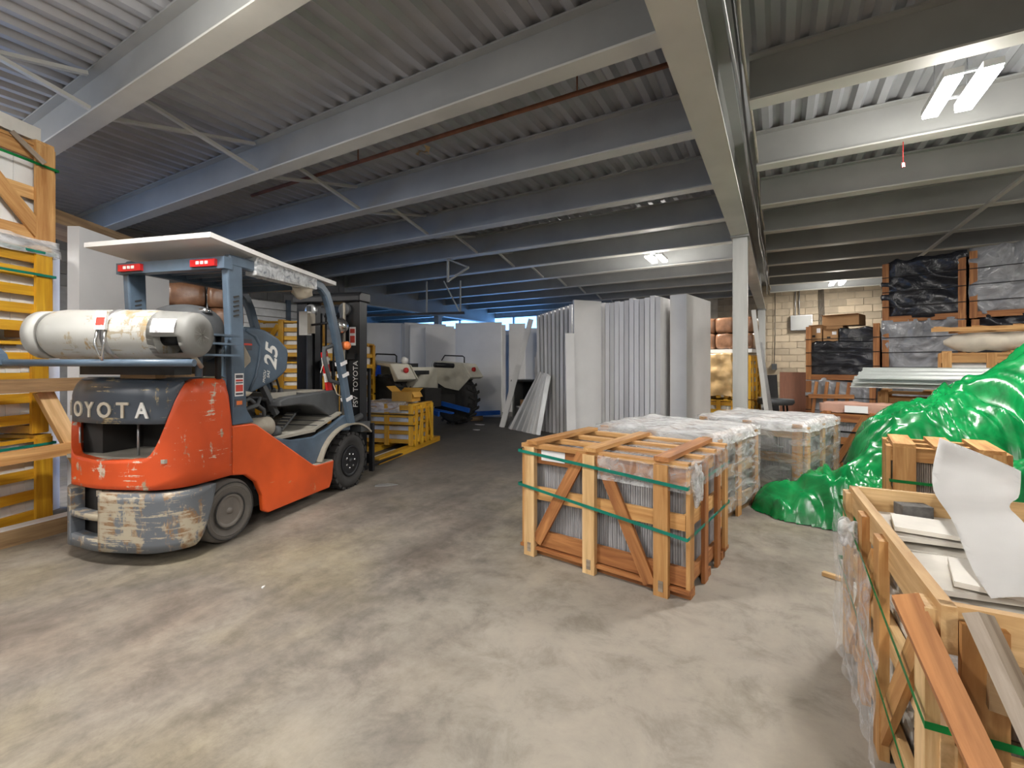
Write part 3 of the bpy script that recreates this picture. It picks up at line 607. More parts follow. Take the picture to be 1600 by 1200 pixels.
for sx, sg in ((-.095, 1), (-.975, -1)):
    t = tire('rear_tire', sx, .065, .228, .17, .125, sg, 0, 'tire_dusty')
    for rr, mm in ((.205, 'black_rubber'), (.178, 'tire_dusty'), (.127, 'black_rubber'), (.098, 'black_metal'), (.062, 'black_metal'), (.045, 'rim_dusty')):
        bm = B(); tube(bm, [(sg*(.087 if rr > .12 else .05 if rr > .09 else .064), rr*math.cos(a), rr*math.sin(a)) for a in [2*PI*i/40 for i in range(41)]], .005, 6, False); obj('sidewall_ring' if rr > .12 else 'rim_ring', bm, mm, t)
    t = tire('front_tire', sx-.005*sg, 1.60, .285, .18, .165, sg, 1, 'black_rubber')
    bm = B(); box(bm, -.085, -.004, -.026, .026, -.012, .014); bevel(bm, .005); lm = bpy.data.meshes.new('tread_block'); bm.to_mesh(lm); bm.free(); lm.materials.append(MT['black_rubber'])
    for i in range(22):
        a = 2*PI*i/22
        for s2 in (0, 1):
            aa = a + s2*PI/22; link('tread_block', lm, None, t, Matrix.Rotation(aa, 4, 'X') @ Matrix.Translation((s2*.089, 0, .288)))
    for i in range(7):
        a = 2*PI*i/7; bm = B(); lathe(bm, [(.0, .045*sg), (.013, .045*sg), (.013, .085*sg), (0, .09*sg)], 6, 'x', (0, .075*math.cos(a), .075*math.sin(a))); obj('wheel_nut', bm, 'chrome', t)
        bm = B(); lathe(bm, [(.022, .035*sg), (.022, .043*sg), (0, .043*sg)], 10, 'x', (0, .12*math.cos(a+.4), .12*math.sin(a+.4))); obj('rim_hole', bm, 'dark_grime_shade', t)
# mast, carriage, forks
YM = 1.93
for x0, x1 in ((-.26, -.12), (-.95, -.81)):
    mr = bbox('mast_rail', x0, x1, YM, YM+.15, .08, 2.08, 'black_metal', fk, .006)
    if x0 > -.5:
        link('mast_lettering', letters('FSV  TOYOTA', .085, .002), 'white_paint', mr, frame(((x0+x1)/2+.02, YM-.002, 1.08), (0, 0, 1), (-1, 0, 0)))
        sk = bbox('sticker', -.25, -.17, YM-.003, YM, 1.52, 1.73, 'paper', mr, 0); bbox('print', -.24, -.18, YM-.005, YM-.003, 1.55, 1.63, 'sticker_red', sk, 0); bbox('print', -.24, -.18, YM-.005, YM-.003, 1.66, 1.71, 'sticker_red', sk, 0)
        bbox('rail_clamp', x0-.01, x1-.04, YM-.03, YM, 1.36, 1.43, 'black_metal', mr, .006)
for x0, x1 in ((-.35, -.27), (-.80, -.72)): bbox('inner_rail', x0, x1, YM+.02, YM+.13, .12, 2.04, 'black_metal', fk, .005)
for x in (-.315, -.755): tubeo('lift_cylinder', [(x, YM-.03, .2), (x, YM-.03, 1.98)], .032, 'dash_plastic', fk, 12)
tubeo('hydraulic_hose', [(-.285, YM-.05, 2.0), (-.29, YM-.05, 1.2), (-.30, YM-.06, .5)], .014, 'beige_metal', fk)
for x in (-.42, -.48, -.58, -.64): tubeo('lift_chain', [(x, YM+.03, .3), (x, YM+.03, 1.9)], .012, 'black_metal', fk, 6)
for x in (-.74, -.3):
    bm = B(); lathe(bm, [(0, -.02), (.07, -.02), (.075, -.012), (.06, 0), (.075, .012), (.07, .02), (0, .02)], 20, 'y', (x, YM-.02, 1.93)); obj('chain_pulley', bm, 'galv' if x < -.5 else 'dash_plastic', fk)
prismo('mast_header', [(YM-.04, 2.02), (YM-.04, 2.09), (YM+.0, 2.13), (YM+.2, 2.13), (YM+.2, 2.02)], -.98, -.10, 'black_metal', fk, .012)
for z in (.5, 1.25): bbox('mast_crossmember', -.92, -.15, YM+.10, YM+.15, z, z+.1, 'black_metal', fk, .006)
for z in (.15, .48): bbox('carriage_bar', -1.0, -.08, YM+.17, YM+.22, z, z+.11, 'black_metal', fk, .006)
for x in (-.98, -.10): bbox('carriage_side', x, x+.05, YM+.16, YM+.2, .06, .62, 'black_metal', fk, .006)
for x in (-.36, -.82): prismo('fork', [(YM+.22, .58), (YM+.265, .58), (YM+.265, .08), (YM+.55, .062), (YM+1.30, .05), (YM+1.30, .035), (YM+.22, .03)], x, x+.11, 'black_metal', fk, .005)
for x in (-.9, -.62, -.35, -.14): bbox('backrest_bar', x, x+.03, YM+.19, YM+.22, .59, 1.25, 'black_metal', fk, .004)
bbox('backrest_top', -.9, -.11, YM+.19, YM+.22, 1.22, 1.26, 'black_metal', fk, .004)
tubeo('tilt_cylinder', [(-.12, 1.5, .62), (-.12, YM+.02, .72)], .035, 'dash_plastic', fk, 12)
bbox('bracket_block', -.16, -.02, 1.80, YM+.05, .56, .66, 'dash_plastic', fk, .012)
# lamps and items on the front post
bbox('work_lamp', -.40, -.30, 1.28, 1.34, 1.60, 1.84, 'white_paint', fk, .02, 2); bbox('lamp_bracket', -.30, -.27, 1.28, 1.36, 1.62, 1.82, 'beige_metal', fk, .006); tubeo('lamp_arm', [(-.30, 1.31, 1.7), (-.06, 1.3, 1.72)], .012, 'black_metal', fk, 6)
bm = B(); lathe(bm, [(0, 0), (.045, .0), (.045, .05), (.03, .07), (0, .075)], 16, 'x', (-.05, 1.52, 1.50)); obj('turn_signal', bm, 'orange_lens', fk)
bm = B(); lathe(bm, [(0, 0), (.075, .0), (.08, .03), (.08, .07), (.05, .11), (0, .12)], 18, 'x', (-.10, 1.47, 1.70)); obj('head_lamp', bm, 'chrome', fk)
tubeo('grab_handle', [(-.06, 1.36, 1.50), (-.10, 1.27, 1.46), (-.10, 1.27, 1.36), (-.10, 1.36, 1.14), (-.06, 1.50, 1.10)], .022, 'dash_plastic', fk, 8)
for z0, z1, c in ((1.02, 1.13, 'red_plastic'), (1.13, 1.22, 'white_paint'), (1.22, 1.30, 'red_plastic'), (1.30, 1.38, 'white_paint'), (1.38, 1.43, 'red_plastic')): plank('warning_flag', (-.16, 1.44-(z0-1.02)*.22, z0), (-.16, 1.44-(z1-1.02)*.22, z1), .08, .025, c, fk, (1, 0, 0))
tubeo('hanging_cord', [(-.12, 1.33, 1.42), (-.12, 1.24, 1.22)], .005, 'rag', fk, 5); tubeo('hanging_cord', [(-.1, 1.38, 1.16), (-.08, 1.45, 1.0), (-.06, 1.55, .95)], .006, 'rag', fk, 5)
for q in (1.30, 1.18, .93): sweep('tape_band', [(-.035, 1.415+(1.43-q)*.27-.0, q+.035), (-.035, 1.425+(1.43-q)*.27, q)], .078, .098, (1, 0, 0), 'paper', fk)
# gas cylinder on its swing-out bracket (axis swung 14 degrees)
AX = Vector((math.cos(math.radians(13.96)), math.sin(math.radians(13.96)), 0)); AY = Vector((-AX.y, AX.x, 0))
MTk = frame((-.244, -.50, 1.487), AX, AY)
bm = B(); lathe(bm, [(0, -.44), (.10, -.44), (.135, -.42), (.152, -.385), (.157, -.34), (.157, .20), (.152, .25), (.13, .28), (0, .285)], 40, 'x'); tk = obj('gas_cylinder', bm, 'tank_paint', fk, MTk); tk['label'] = 'dented pale grey gas cylinder'
bm = B(); lathe(bm, [(.14, -.43), (.148, -.43), (.148, -.505), (.14, -.505), (.14, -.43)], 40, 'x'); obj('foot_ring', bm, 'tank_collar', tk)
bm = B(); n = 48
vv = [[bm.verts.new((x, r*math.cos(2*PI*k/n), r*math.sin(2*PI*k/n))) for k in range(n)] for x, r in ((.22, .153), (.29, .15), (.43, .143), (.46, .138), (.48, .122), (.487, .08), (.489, .002))]
for q in range(6):
    for k in range(n):
        if q == 1 and 186 < 360*(k+.5)/n < 236: continue
        f = bm.faces.new((vv[q][k], vv[q][(k+1) % n], vv[q+1][(k+1) % n], vv[q+1][k])); f.smooth = True
bmesh.ops.solidify(bm, geom=bm.faces[:], thickness=.006); obj('valve_collar', bm, 'tank_collar', tk)
bm = B(); lathe(bm, [(0, .28), (.05, .28), (.045, .36), (.03, .37), (0, .4)], 16, 'x', (0, -.03, -.02)); obj('valve', bm, 'black_metal', tk)
tubeo('gas_hose', [(.40, -.02, -.02), (.42, -.06, -.09), (.43, .02, -.15), (.40, .12, -.2)], .014, 'beige_metal', tk)
bm = B()
va = [bm.verts.new((.28, .160*math.cos(a), .160*math.sin(a))) for a in [math.radians(145+i*5.5) for i in range(7)]]; vb = [bm.verts.new((.42, .154*math.cos(a), .154*math.sin(a))) for a in [math.radians(145+i*5.5) for i in range(7)]]
for i in range(6): bm.faces.new((va[i], va[i+1], vb[i+1], vb[i]))
obj('cylinder_label', bm, 'printed_label', tk)
ring_o = [(math.cos(a), math.sin(a)) for a in [2*PI*i/40 for i in range(41)]]
bm = B(); cols = [[(-.02, .160*c, .160*s_), (.02, .160*c, .160*s_)] for c, s_ in ring_o]; cin = [[(-.02, .156*c, .156*s_), (.02, .156*c, .156*s_)] for c, s_ in ring_o]
strip(bm, cols, cin); sp = obj('clamp_strap', bm, 'galv', tk)
bk = plank('buckle', (.0, -.155, .13), (.0, -.172, .02), .06, .02, 'chrome', tk, (0, -1, .1)); bbox('buckle_print', -.02, .03, -.025, .025, .0101, .0115, 'sticker_red', bk, 0)
tubeo('hook', [(-.02, -.17, .02), (-.028, -.18, -.06), (-.012, -.175, -.12), (0, -.16, -.16)], .007, 'chrome', tk, 6); tubeo('hook', [(.02, -.17, .02), (.028, -.18, -.06), (.012, -.175, -.12), (0, -.16, -.16)], .007, 'chrome', tk, 6)
def TK(x, y, z): return tuple(MTk @ Vector((x, y, z)))
tubeo('bracket_bar', [TK(-.63, -.12, -.175), TK(.52, -.12, -.175)], .022, 'blue_grey', fk, 10)
sweep('bracket_arm', [TK(-.63, -.12, -.19), TK(-.65, -.12, -.13), TK(-.70, -.12, -.08), TK(-.71, -.12, -.0), ], .05, .03, tuple(AY), 'blue_grey', fk)
tubeo('bracket_handle', [TK(-.71, -.12, -.015), TK(-.95, -.12, -.0)], .02, 'blue_grey', fk, 8)
bbox('swivel_plate', -.45, -.15, -.38, -.1, 1.21, 1.235, 'oak_old', fk, .006); bbox('bracket_cradle', -.75, .05, -.42, -.30, 1.235, 1.31, 'black_metal', fk, .02)
for z in (1.36, 1.44, 1.50): bbox('hinge_plate', -.02, .10, -.28, .04, z, z+.014, 'blue_grey', fk, .003)
tubeo('hinge_pin', [(.02, -.22, 1.22), (.02, -.22, 1.56)], .022, 'blue_grey', fk, 10); tubeo('hinge_pin', [(.0, -.05, 1.2), (.0, -.05, 1.5)], .02, 'black_metal', fk, 10)
sweep('hinge_hook', [(.03, -.3, 1.46), (.03, -.28, 1.55), (.03, -.2, 1.57), (.03, -.14, 1.53)], .012, .012, (1, 0, 0), 'galv', fk)
# ------------------------------------------------------------------ crates
def crate(name, label, loc, rotz, W, D, H, mat, slats=(.1, .35, .6), sh=.09, nx=3, ny=3, pw=.08, t=.022, diag=(), top=3, topl=3, feet=.0, group=None, pm=None, cat='crate', sides='fblr'):
    """open slat crate; origin on the ground under the middle of its front face, front toward -y"""
    r = thing(name, label, cat, loc, rotz, group); pm = pm or mat
    def face(org, ux, L, n, tag_, nrm):
        org = Vector(org); ux = Vector(ux); nv = Vector(nrm)
        for z in slats:
            j = random.uniform(-.006, .006)
            plank('slat', org+Vector((0, 0, z+j))+ux*(-.0)-nv*t*.5, org+ux*L+Vector((0, 0, z+j*.3))-nv*t*.5, sh, t, mat, r, nrm)
        for i in range(n):
            u = pw/2+.01 + (L-pw-.02)*i/(n-1) if n > 1 else L/2
            plank('post', org+ux*u+nv*t*.5+Vector((0, 0, feet)), org+ux*u+nv*t*.5+Vector((0, 0, H)), pw, t, pm, r, nrm)
        for (u0, z0, u1, z1) in (diag if tag_ in 'f' else ()):
            plank('diagonal_brace', org+ux*u0+nv*t*.5+Vector((0, 0, z0)), org+ux*u1+nv*t*.5+Vector((0, 0, z1)), pw*.85, t*.8, pm, r, nrm)
    if 'f' in sides: face((-W/2, 0, 0), (1, 0, 0), W, nx, 'f', (0, -1, 0))
    if 'b' in sides: face((W/2, D, 0), (-1, 0, 0), W, nx, 'b', (0, 1, 0))
    if 'r' in sides: face((W/2, 0, 0), (0, 1, 0), D, ny, 's', (1, 0, 0))
    if 'l' in sides: face((-W/2, D, 0), (0, -1, 0), D, ny, 's', (-1, 0, 0))
    for i in range(topl):
        y = .03+(D-.06)*i/(topl-1) if topl > 1 else D/2; plank('top_rail', (-W/2, y, H-.012), (W/2, y, H-.012), .06, .024, mat, r)
    for i in range(top):
        x = -W/2+pw/2+.01+(W-pw-.02)*i/(top-1) if top > 1 else 0; plank('top_slat', (x, -.02, H+.012), (x, D+.02, H+.012), pw, .024, pm, r)
    for x in (-W/2+.06, 0, W/2-.06): plank('skid', (x, 0, .03), (x, D, .03), .07, .06, mat, r)
    return r
def pack(name, label, cat, loc, rotz, x0, x1, y0, y1, z0, z1, mat, n=0, jit=.004):
    """contents: plates on edge (n along x) joined, too thin to pick apart"""
    bm = B()
    if n:
        for i in range(n):
            a = x0+(x1-x0)*i/n; b = x0+(x1-x0)*(i+1)/n-.0025; q = random.uniform(0, jit); box(bm, a, b, y0+q, y1-q, z0, z1-random.uniform(0, jit*2))
    else: box(bm, x0, x1, y0, y1, z0, z1); bevel(bm, .01)
    o = obj(name, bm, mat); o.location = loc; o.rotation_euler = (0, 0, rotz); tag(o, label, cat)
    if n > 1: o['kind'] = 'stuff'
    return o
def strap(label, loc, rotz, x0, x1, y0, y1, z, mat, slope=0, h=.02, slopey=0):
    e = .008; bm = B()
    P = [(x0-e, y0-e), (x1+e, y0-e), (x1+e, y1+e), (x0-e, y1+e)]
    vs = []
    for (x, y) in P:
        zz = z+slope*(x-x0)+slopey*(y-y0); vs.append([bm.verts.new((x, y, zz)), bm.verts.new((x, y, zz+h))])
    for i in range(4): bm.faces.new((vs[i][0], vs[(i+1) % 4][0], vs[(i+1) % 4][1], vs[i][1]))
    bmesh.ops.solidify(bm, geom=bm.faces[:], thickness=.002)
    return tag(obj('strap', bm, mat, loc), label)
def wrapfilm(name, label, loc, rotz, x0, x1, y0, y1, z0, z1, mat, amp=.012, top=True, seg=22):
    bm = B(); bmesh.ops.create_cube(bm, size=1); bmesh.ops.subdivide_edges(bm, edges=bm.edges[:], cuts=seg, use_grid_fill=True)
    bmesh.ops.delete(bm, geom=[f for f in bm.faces if f.calc_center_median().z < -.499 or (not top and f.calc_center_median().z > .499)], context='FACES')
    for v in bm.verts:
        p = Vector((x0+(v.co.x+.5)*(x1-x0), y0+(v.co.y+.5)*(y1-y0), z0+(v.co.z+.5)*(z1-z0)))
        k = noise.noise(p*5+Vector((rotz*9, 0, 0)))+.6*abs(noise.noise(p*11)); v.co = p + Vector((v.co.x, v.co.y, v.co.z*.6))*2*amp*k
    o = obj(name, bm, mat, loc if not isinstance(loc, tuple) else None, None, True)
    if isinstance(loc, tuple): o.location = loc; o.rotation_euler = (0, 0, rotz); tag(o, None, 'bundle')
    return tag(o, label)
R_ = math.radians
# --- main crate
L0 = (-1.02, 2.722, 0); A0 = R_(-8.2)
mc = thing('tile_crate', 'open timber crate of grey tiles with green straps, standing alone in front', 'crate', L0, A0)
for x, m in ((-.455, 'pine_pale'), (0, 'pine_pale'), (.455, 'pine')):
    plank('post', (x, .012, 0), (x, .012, .74), .082, .04, m, mc, (0, -1, 0)); plank('post', (x, .86, 0), (x, .86, .74), .082, .04, m, mc, (0, 1, 0))
    bbox('nail_plate', x-.012, x+.015, -.011, -.007, .03, .09, 'grey_timber', mc, 0)
for y in (.045, .825):
    s = -1 if y < .4 else 1
    plank('bottom_rail', (-.53, y, .125), (.60, y, .125), .10, .03, 'redwood', mc, (0, s, 0)); plank('bottom_board', (-.54, y-.01*s, .055), (.61, y-.01*s, .055), .09, .022, 'redwood', mc)
    plank('middle_rail', (-.52, y, .425), (.58, y, .425), .085, .025, 'pine', mc, (0, s, 0)); plank('top_rail', (-.53, y, .69), (.60, y, .69), .12, .028, 'redwood' if y < .4 else 'pine', mc, (0, s, 0))
plank('diagonal_brace', (-.405, .018, .10), (-.055, .018, .735), .075, .022, 'redwood', mc, (0, -1, 0)); plank('diagonal_brace', (.065, .018, .735), (.385, .018, .045), .075, .022, 'redwood', mc, (0, -1, 0))
for y in (.04, .30, .56, .83): plank('top_rail', (-.53, y, .745), (.60, y, .745), .065, .028, 'pine', mc)
for x, m in ((-.43, 'pine'), (0.01, 'pine'), (.46, 'redwood')): plank('top_slat', (x, -.01, .772), (x, .86, .772), .085, .026, m, mc)
for x in (-.51, .585):
    s = -1 if x < 0 else 1
    for z, m in ((.10, 'redwood'), (.425, 'pine'), (.69, 'pine')): plank('end_rail', (x-.012*s, .05, z), (x-.012*s, .83, z), .08, .024, m, mc, (s, 0, 0))
    for y, m in ((.06, 'pine'), (.34, 'redwood'), (.62, 'redwood'), (.81, 'pine')): plank('end_post', (x+.012*s, y, .0 if .3 < y < .7 else .06), (x+.012*s, y, .72), .075, .022, m, mc, (s, 0, 0))
for y in (.1, .42, .76): plank('skid', (-.53, y, .025), (.60, y, .025), .08, .05, 'redwood', mc)
lb = bbox('paper_label', -.375, -.19, -.003+.028, .029, .655, .725, 'printed_label', mc, 0); lb.location.y = .0
pack('tile_pack', 'grey tiles packed on edge inside the front crate', 'tiles', L0, A0, -.485, .555, .075, .79, .12, .695, 'tile_grey', 70)
strap('teal strap', mc, A0, -.53, .60, -.012, .885, .70, 'strap_teal', -.07); strap('teal strap', mc, A0, -.53, .60, -.012, .885, .47, 'strap_teal', -.11)
wrapfilm('film_sheet', 'torn clear film', mc, A0, .06, .612, .005, .86, .60, .742, 'film_thin', .01)
bm = B(); bmesh.ops.create_icosphere(bm, subdivisions=4, radius=.07)
for v in bm.verts: v.co = v.co*(1+.6*noise.noise(v.co*22)); v.co.z *= 1.5
obj('film_tail', bm, 'film_heavy', mc, Matrix.Translation((.625, .10, .64)) @ Matrix.Diagonal((.45, .8, 1, 1)), True)
# --- wrapped crates behind it
def wrapped(label, lab2, lab3, loc, rz, W, D, H, mat):
    c = crate('wrapped_crate', label, loc, rz, W, D, H, 'oak_old', (.12, .40, H-.07), .09, 3, 3, .085, .024, (), 3, 3, 0, None, 'pine')
    pack('tile_pack', lab2, 'tiles', loc, rz, -W/2+.04, W/2-.04, .04, D-.04, .08, H-.05, mat, 60)
    wrapfilm('stretch_wrap', lab3, c, rz, -W/2-.03, W/2+.03, -.03, D+.03, .09, H+.03, 'stretch_film', .014)
    bm = B(); bmesh.ops.create_grid(bm, x_segments=40, y_segments=40, size=.5)
    for v in bm.verts:
        x, y = v.co.x*(W+.07), D/2+v.co.y*(D+.07); e = max(abs(v.co.x), abs(v.co.y))
        v.co = Vector((x, y, H+.05+.016*noise.noise(Vector((x*7, y*7, rz)))+.008*abs(noise.noise(Vector((x*17, y*9, rz)))) - (.10 if e > .499 else .03 if e > .47 else 0)))
    obj('top_film', bm, 'film_top', c, None, True)
wrapped('film-wrapped timber tile crate right behind the front crate', 'brown tiles on edge inside the nearer wrapped crate', 'glossy stretch film', (-.955, 4.12, 0), R_(-15.5), 1.08, .95, .70, 'tile_brown')
wrapped('film-wrapped timber crate in front of the square column', 'grey tiles on edge inside the farther wrapped crate', 'loose stretch film', (-.27, 5.28, 0), R_(-19), 1.02, 1.02, .71, 'tile_grey')
# --- crate with orange posts behind the green plastic
c = crate('tile_crate', 'orange-posted crate of grey tiles half hidden behind green plastic', (.95, 6.62, 0), R_(-14), 1.0, .6, .72, 'redwood', (.1, .40, .66), .08, 3, 2, .08, .024, ((.1, .05, .42, .7),))
pack('tile_pack', 'grey tiles in the crate behind the green plastic', 'tiles', (.95, 6.62, 0), R_(-14), -.46, .46, .03, .56, .08, .68, 'tile_grey', 50)
strap('dark strap', c, R_(-14), -.5, .5, -.02, .62, .5, 'strap_black')
wrapfilm('stone_bundle', 'brown film-wrapped bundle lying on the orange-posted crate', (.85, 6.68, .735), R_(-14), -.42, .3, .0, .45, .0, .1, 'pink_insul', .02)
bbox('paper_sheet', -.14, .08, -.016, -.012, .74, .82, 'paper', None, 0).matrix_basis = Matrix.Translation((.82, 6.66, 0)) @ Matrix.Rotation(R_(-14), 4, 'Z'); tag(bpy.data.objects['paper_sheet'], 'white paper slip on the bundle by the green plastic', 'paper')
# --- yellow pine crate between heap and foreground crate
c = crate('pine_crate', 'yellow pine crate with green strap between plastic heap and white board', (.95, 4.02, 0), R_(-6), .56, .50, .74, 'pine', (.1, .36, .69), .09, 2, 2, .12, .024)
pack('tile_pack', 'grey tiles in the yellow pine crate by the white board', 'tiles', (.95, 4.02, 0), R_(-6), -.25, .25, .03, .46, .08, .68, 'tile_brown', 45)
strap('green strap', c, R_(-6), -.28, .28, -.02, .52, .50, 'strap_green')
# --- foreground crate on the right
FX, FY = .90, 1.46
fc = thing('tile_crate', 'opened pale pine crate of white tiles in the right foreground', 'crate', (FX, FY, 0), R_(2))
HX, FD, FH = .57, 1.2, .74
for y, m in ((.05, 'pine_pale'), (.52, 'pine'), (.80, 'pine'), (1.16, 'pine_pale')):
    for s in (-1, 1): plank('post', (s*(HX+.012), y, 0), (s*(HX+.012), y, FH-.02), .085, .028, m, fc, (s, 0, 0))
for s in (-1, 1):
    for z in (.10, .40): plank('side_rail', (s*(HX-.013), 0, z), (s*(HX-.013), FD, z), .10, .024, 'pine_pale', fc, (s, 0, 0))
    plank('top_side_rail', (s*(HX-.013), -.01, FH-.055), (s*(HX-.013), FD, FH-.055), .11, .03, 'pine_pale', fc, (s, 0, 0))
for y, s in ((0, -1), (FD, 1)):
    for z in (.10, .36, FH-.055): plank('end_rail', (-HX, y-.012*s, z), (HX, y-.012*s, z), .11, .024, 'pine_pale', fc, (0, s, 0))
    for x in (-.5, -.32, .05, .5): plank('end_post', (x, y+.014*s, 0), (x, y+.014*s, FH-.03), .08, .024, 'pine', fc, (0, s, 0))
plank('diagonal_brace', (-HX-.012, .50, .08), (-HX-.012, .1, .6), .075, .02, 'pine', fc, (-1, 0, 0))
plank('diagonal_brace', (-HX-.012, 1.08, .1), (-HX-.012, .60, .62), .075, .02, 'pine', fc, (-1, 0, 0))
for y in (.1, .6, 1.1): plank('skid', (-HX, y, .03), (HX, y, .03), .08, .06, 'pine', fc)
MF = Matrix.Translation((FX, FY, 0)) @ Matrix.Rotation(R_(2), 4, 'Z')
g = 'white tiles lying in the foreground crate'
for i, (x, y, sx, sy, z, h, m) in enumerate([(-.28, .95, .27, .2, .06, .62, 'tile_white'), (-.28, .56, .26, .17, .06, .58, 'tile_white'), (-.26, .22, .28, .15, .06, .52, 'tile_brown'), (.25, .9, .25, .25, .06, .6, 'tile_white'), (.25, .35, .25, .28, .06, .54, 'tile_white')]):
    bm = B(); n = 9
    for k in range(n):
        j = random.uniform(-.012, .012); box(bm, x-sx+.012+j, x+sx-.012+j, y-sy+.01, y+sy-.01, z+(h-z)*k/n, z+(h-z)*(k+1)/n-.003)
    tag(obj('tile_stack', bm, m, None, MF), ['white tile stack at the far left corner of the foreground crate', 'white tile stack in the middle left of the foreground crate', 'brown-edged tile stack at the near left of the foreground crate', 'white tile stack at the far right of the foreground crate', 'white tile stack at the near right of the foreground crate'][i], 'tiles', g)
for i, (x, y, z, a, sx, sy) in enumerate([(-.27, .98, .635, 3, .27, .17), (-.22, .90, .66, -8, .25, .10), (-.30, .60, .60, 6, .24, .16), (-.20, .52, .625, -12, .2, .12)]):
    bm = B(); box(bm, -sx, sx, -sy, sy, 0, .016); bevel(bm, .003)
    tag(obj('loose_tile', bm, 'tile_white', None, MF @ Matrix.Translation((x, y, z)) @ Matrix.Rotation(R_(a), 4, 'Z')), ['wide cream tile lying flat at the far end of the foreground crate', 'narrow cream tile on top of the far tiles', 'cream tile lying flat in the middle of the foreground crate', 'small cream tile askew on the middle stack'][i], 'tile')
bm = B(); box(bm, -.055, .055, -.035, .035, 0, .05); bevel(bm, .006); tag(obj('stone_block', bm, 'stone_dark', None, MF @ Matrix.Translation((-.36, 1.12, .652)) @ Matrix.Rotation(.25, 4, 'Z')), 'small speckled dark stone block on the foreground crate', 'stone')
strap('green strap', fc, R_(2), -HX-.03, HX+.03, -.03, FD+.03, .46, 'strap_green', 0, .018, .16); strap('green strap', fc, R_(2), -HX-.03, HX+.03, -.03, FD+.03, .2, 'strap_green', 0, .018, .14)
# film hanging on its left side
bm = B(); nu, nv = 26, 14; gr = []
for i in range(nu):
    row = []
    for k in range(nv):
        y = .36+.86*i/(nu-1); z = .03+.60*k/(nv-1)*(1 if i > 3 else .6+.1*i)
        row.append(bm.verts.new((-HX-.045-.022*abs(noise.noise(Vector((y*6, z*5, 1)))) - .015*abs(math.sin(y*19+z*7)), y, z)))
    gr.append(row)
for i in range(nu-1):
    for k in range(nv-1): bm.faces.new((gr[i][k], gr[i+1][k], gr[i+1][k+1], gr[i][k+1]))
tag(obj('film_sheet', bm, 'film_thin', fc, None, True), 'clear crinkled film')
bm = B(); bmesh.ops.create_icosphere(bm, subdivisions=4, radius=.05)
for v in bm.verts: v.co = v.co*(1+.7*noise.noise(v.co*30+Vector((3, 1, 2))))
obj('film_knot', bm, 'film_heavy', fc, Matrix.Translation((-HX-.05, .88, .62)) @ Matrix.Diagonal((.6, 1.2, 1.2, 1)), True)
# leaning timbers
tag(plank('timber', (.275, 1.49, .72), (.53, .93, .03), .05, .055, 'redwood', None, (-1, .25, .1)), 'thick orange-brown timber leaning on the foreground crate corner', 'timber')
tag(plank('timber', (.385, 1.405, .745), (.60, .93, .02), .03, .075, 'grey_timber', None, (-.6, -.5, .6)), 'thin grey-edged board leaning beside the thick timber', 'board')
tag(plank('timber', (.40, 1.40, .60), (.72, 1.36, .585), .10, .03, 'oak_old', None, (0, -1, .1)), 'brown split board nailed across the near face of the foreground crate', 'board')
tag(plank('wood_chip', (.24, 3.43, .012), (.36, 3.38, .012), .035, .022, 'pine_pale'), 'small pale wood offcut lying on the dusty floor', 'wood offcut')
# folded foam-paper sheet on the crate
def bent(name, rows, mat, label, cat, sub=6, thick=.004, wav=.012, seed=0):
    bm = B(); n = (len(rows)-1)*sub+1; G = []
    for i in range(n):
        q = i/sub; a = min(int(q), len(rows)-2); t = q-a
        def cr(c):
            p0 = Vector(rows[max(a-1, 0)][c]); p1 = Vector(rows[a][c]); p2 = Vector(rows[a+1][c]); p3 = Vector(rows[min(a+2, len(rows)-1)][c])
            return .5*((2*p1)+(p2-p0)*t+(2*p0-5*p1+4*p2-p3)*t*t+(3*p1-p0-3*p2+p3)*t**3)
        l, r = cr(0), cr(1); G.append([bm.verts.new(l.lerp(r, k/10)+Vector((0, 0, wav*noise.noise((l.lerp(r, k/10))*6+Vector((seed, 0, 0)))))) for k in range(11)])
    for i in range(n-1):
        for k in range(10): bm.faces.new((G[i][k], G[i][k+1], G[i+1][k+1], G[i+1][k]))
    bmesh.ops.solidify(bm, geom=bm.faces[:], thickness=thick)
    return tag(obj(name, bm, mat, None, None, True), label, cat)
def W(px, py, d):
    a = (px-800)/720; c = math.sqrt(3)/2
    return (d*(-.5+a*c), d*(c+a*.5), 1.3+(570-py)/720*d)
bent('foam_sheet', [((.68, 2.98, .95), (.94, 2.92, .82)), ((.60, 2.74, .775), (.84, 2.62, .785)), ((.56, 2.32, .725), (.74, 2.38, .765)), ((.53, 2.02, .675), (.76, 2.08, .72)), ((.52, 1.80, .635), (.86, 1.90, .66))], 'foam_paper', 'bent white foam sheet flopped over the foreground crate', 'foam sheet', 6, .005, .02)
# silver roll and board at far side of the foreground crate
bm = B(); tube(bm, [(1.02, 2.82, .775), (1.5, 2.55, .80), (2.0, 2.28, .83)], .06, 14); tag(obj('foil_roll', bm, 'silver_sheet'), 'grey foil roll lying beside the bent foam sheet', 'roll')
tag(plank('timber', (1.02, 3.0, .86), (2.0, 2.45, .90), .06, .05, 'oak_old'), 'dark board above the foil roll at the right edge', 'board')
rs = thing('roll_rest', 'hidden pine trestle carrying the foil roll', 'trestle', (1.75, 2.62, 0), .5)
for dx in (-.2, .25): 
    plank('leg', (dx, 0, 0), (dx, 0, .74), .07, .05, 'pine', rs)
plank('beam', (-.3, 0, .735), (.35, 0, .735), .07, .05, 'pine', rs)
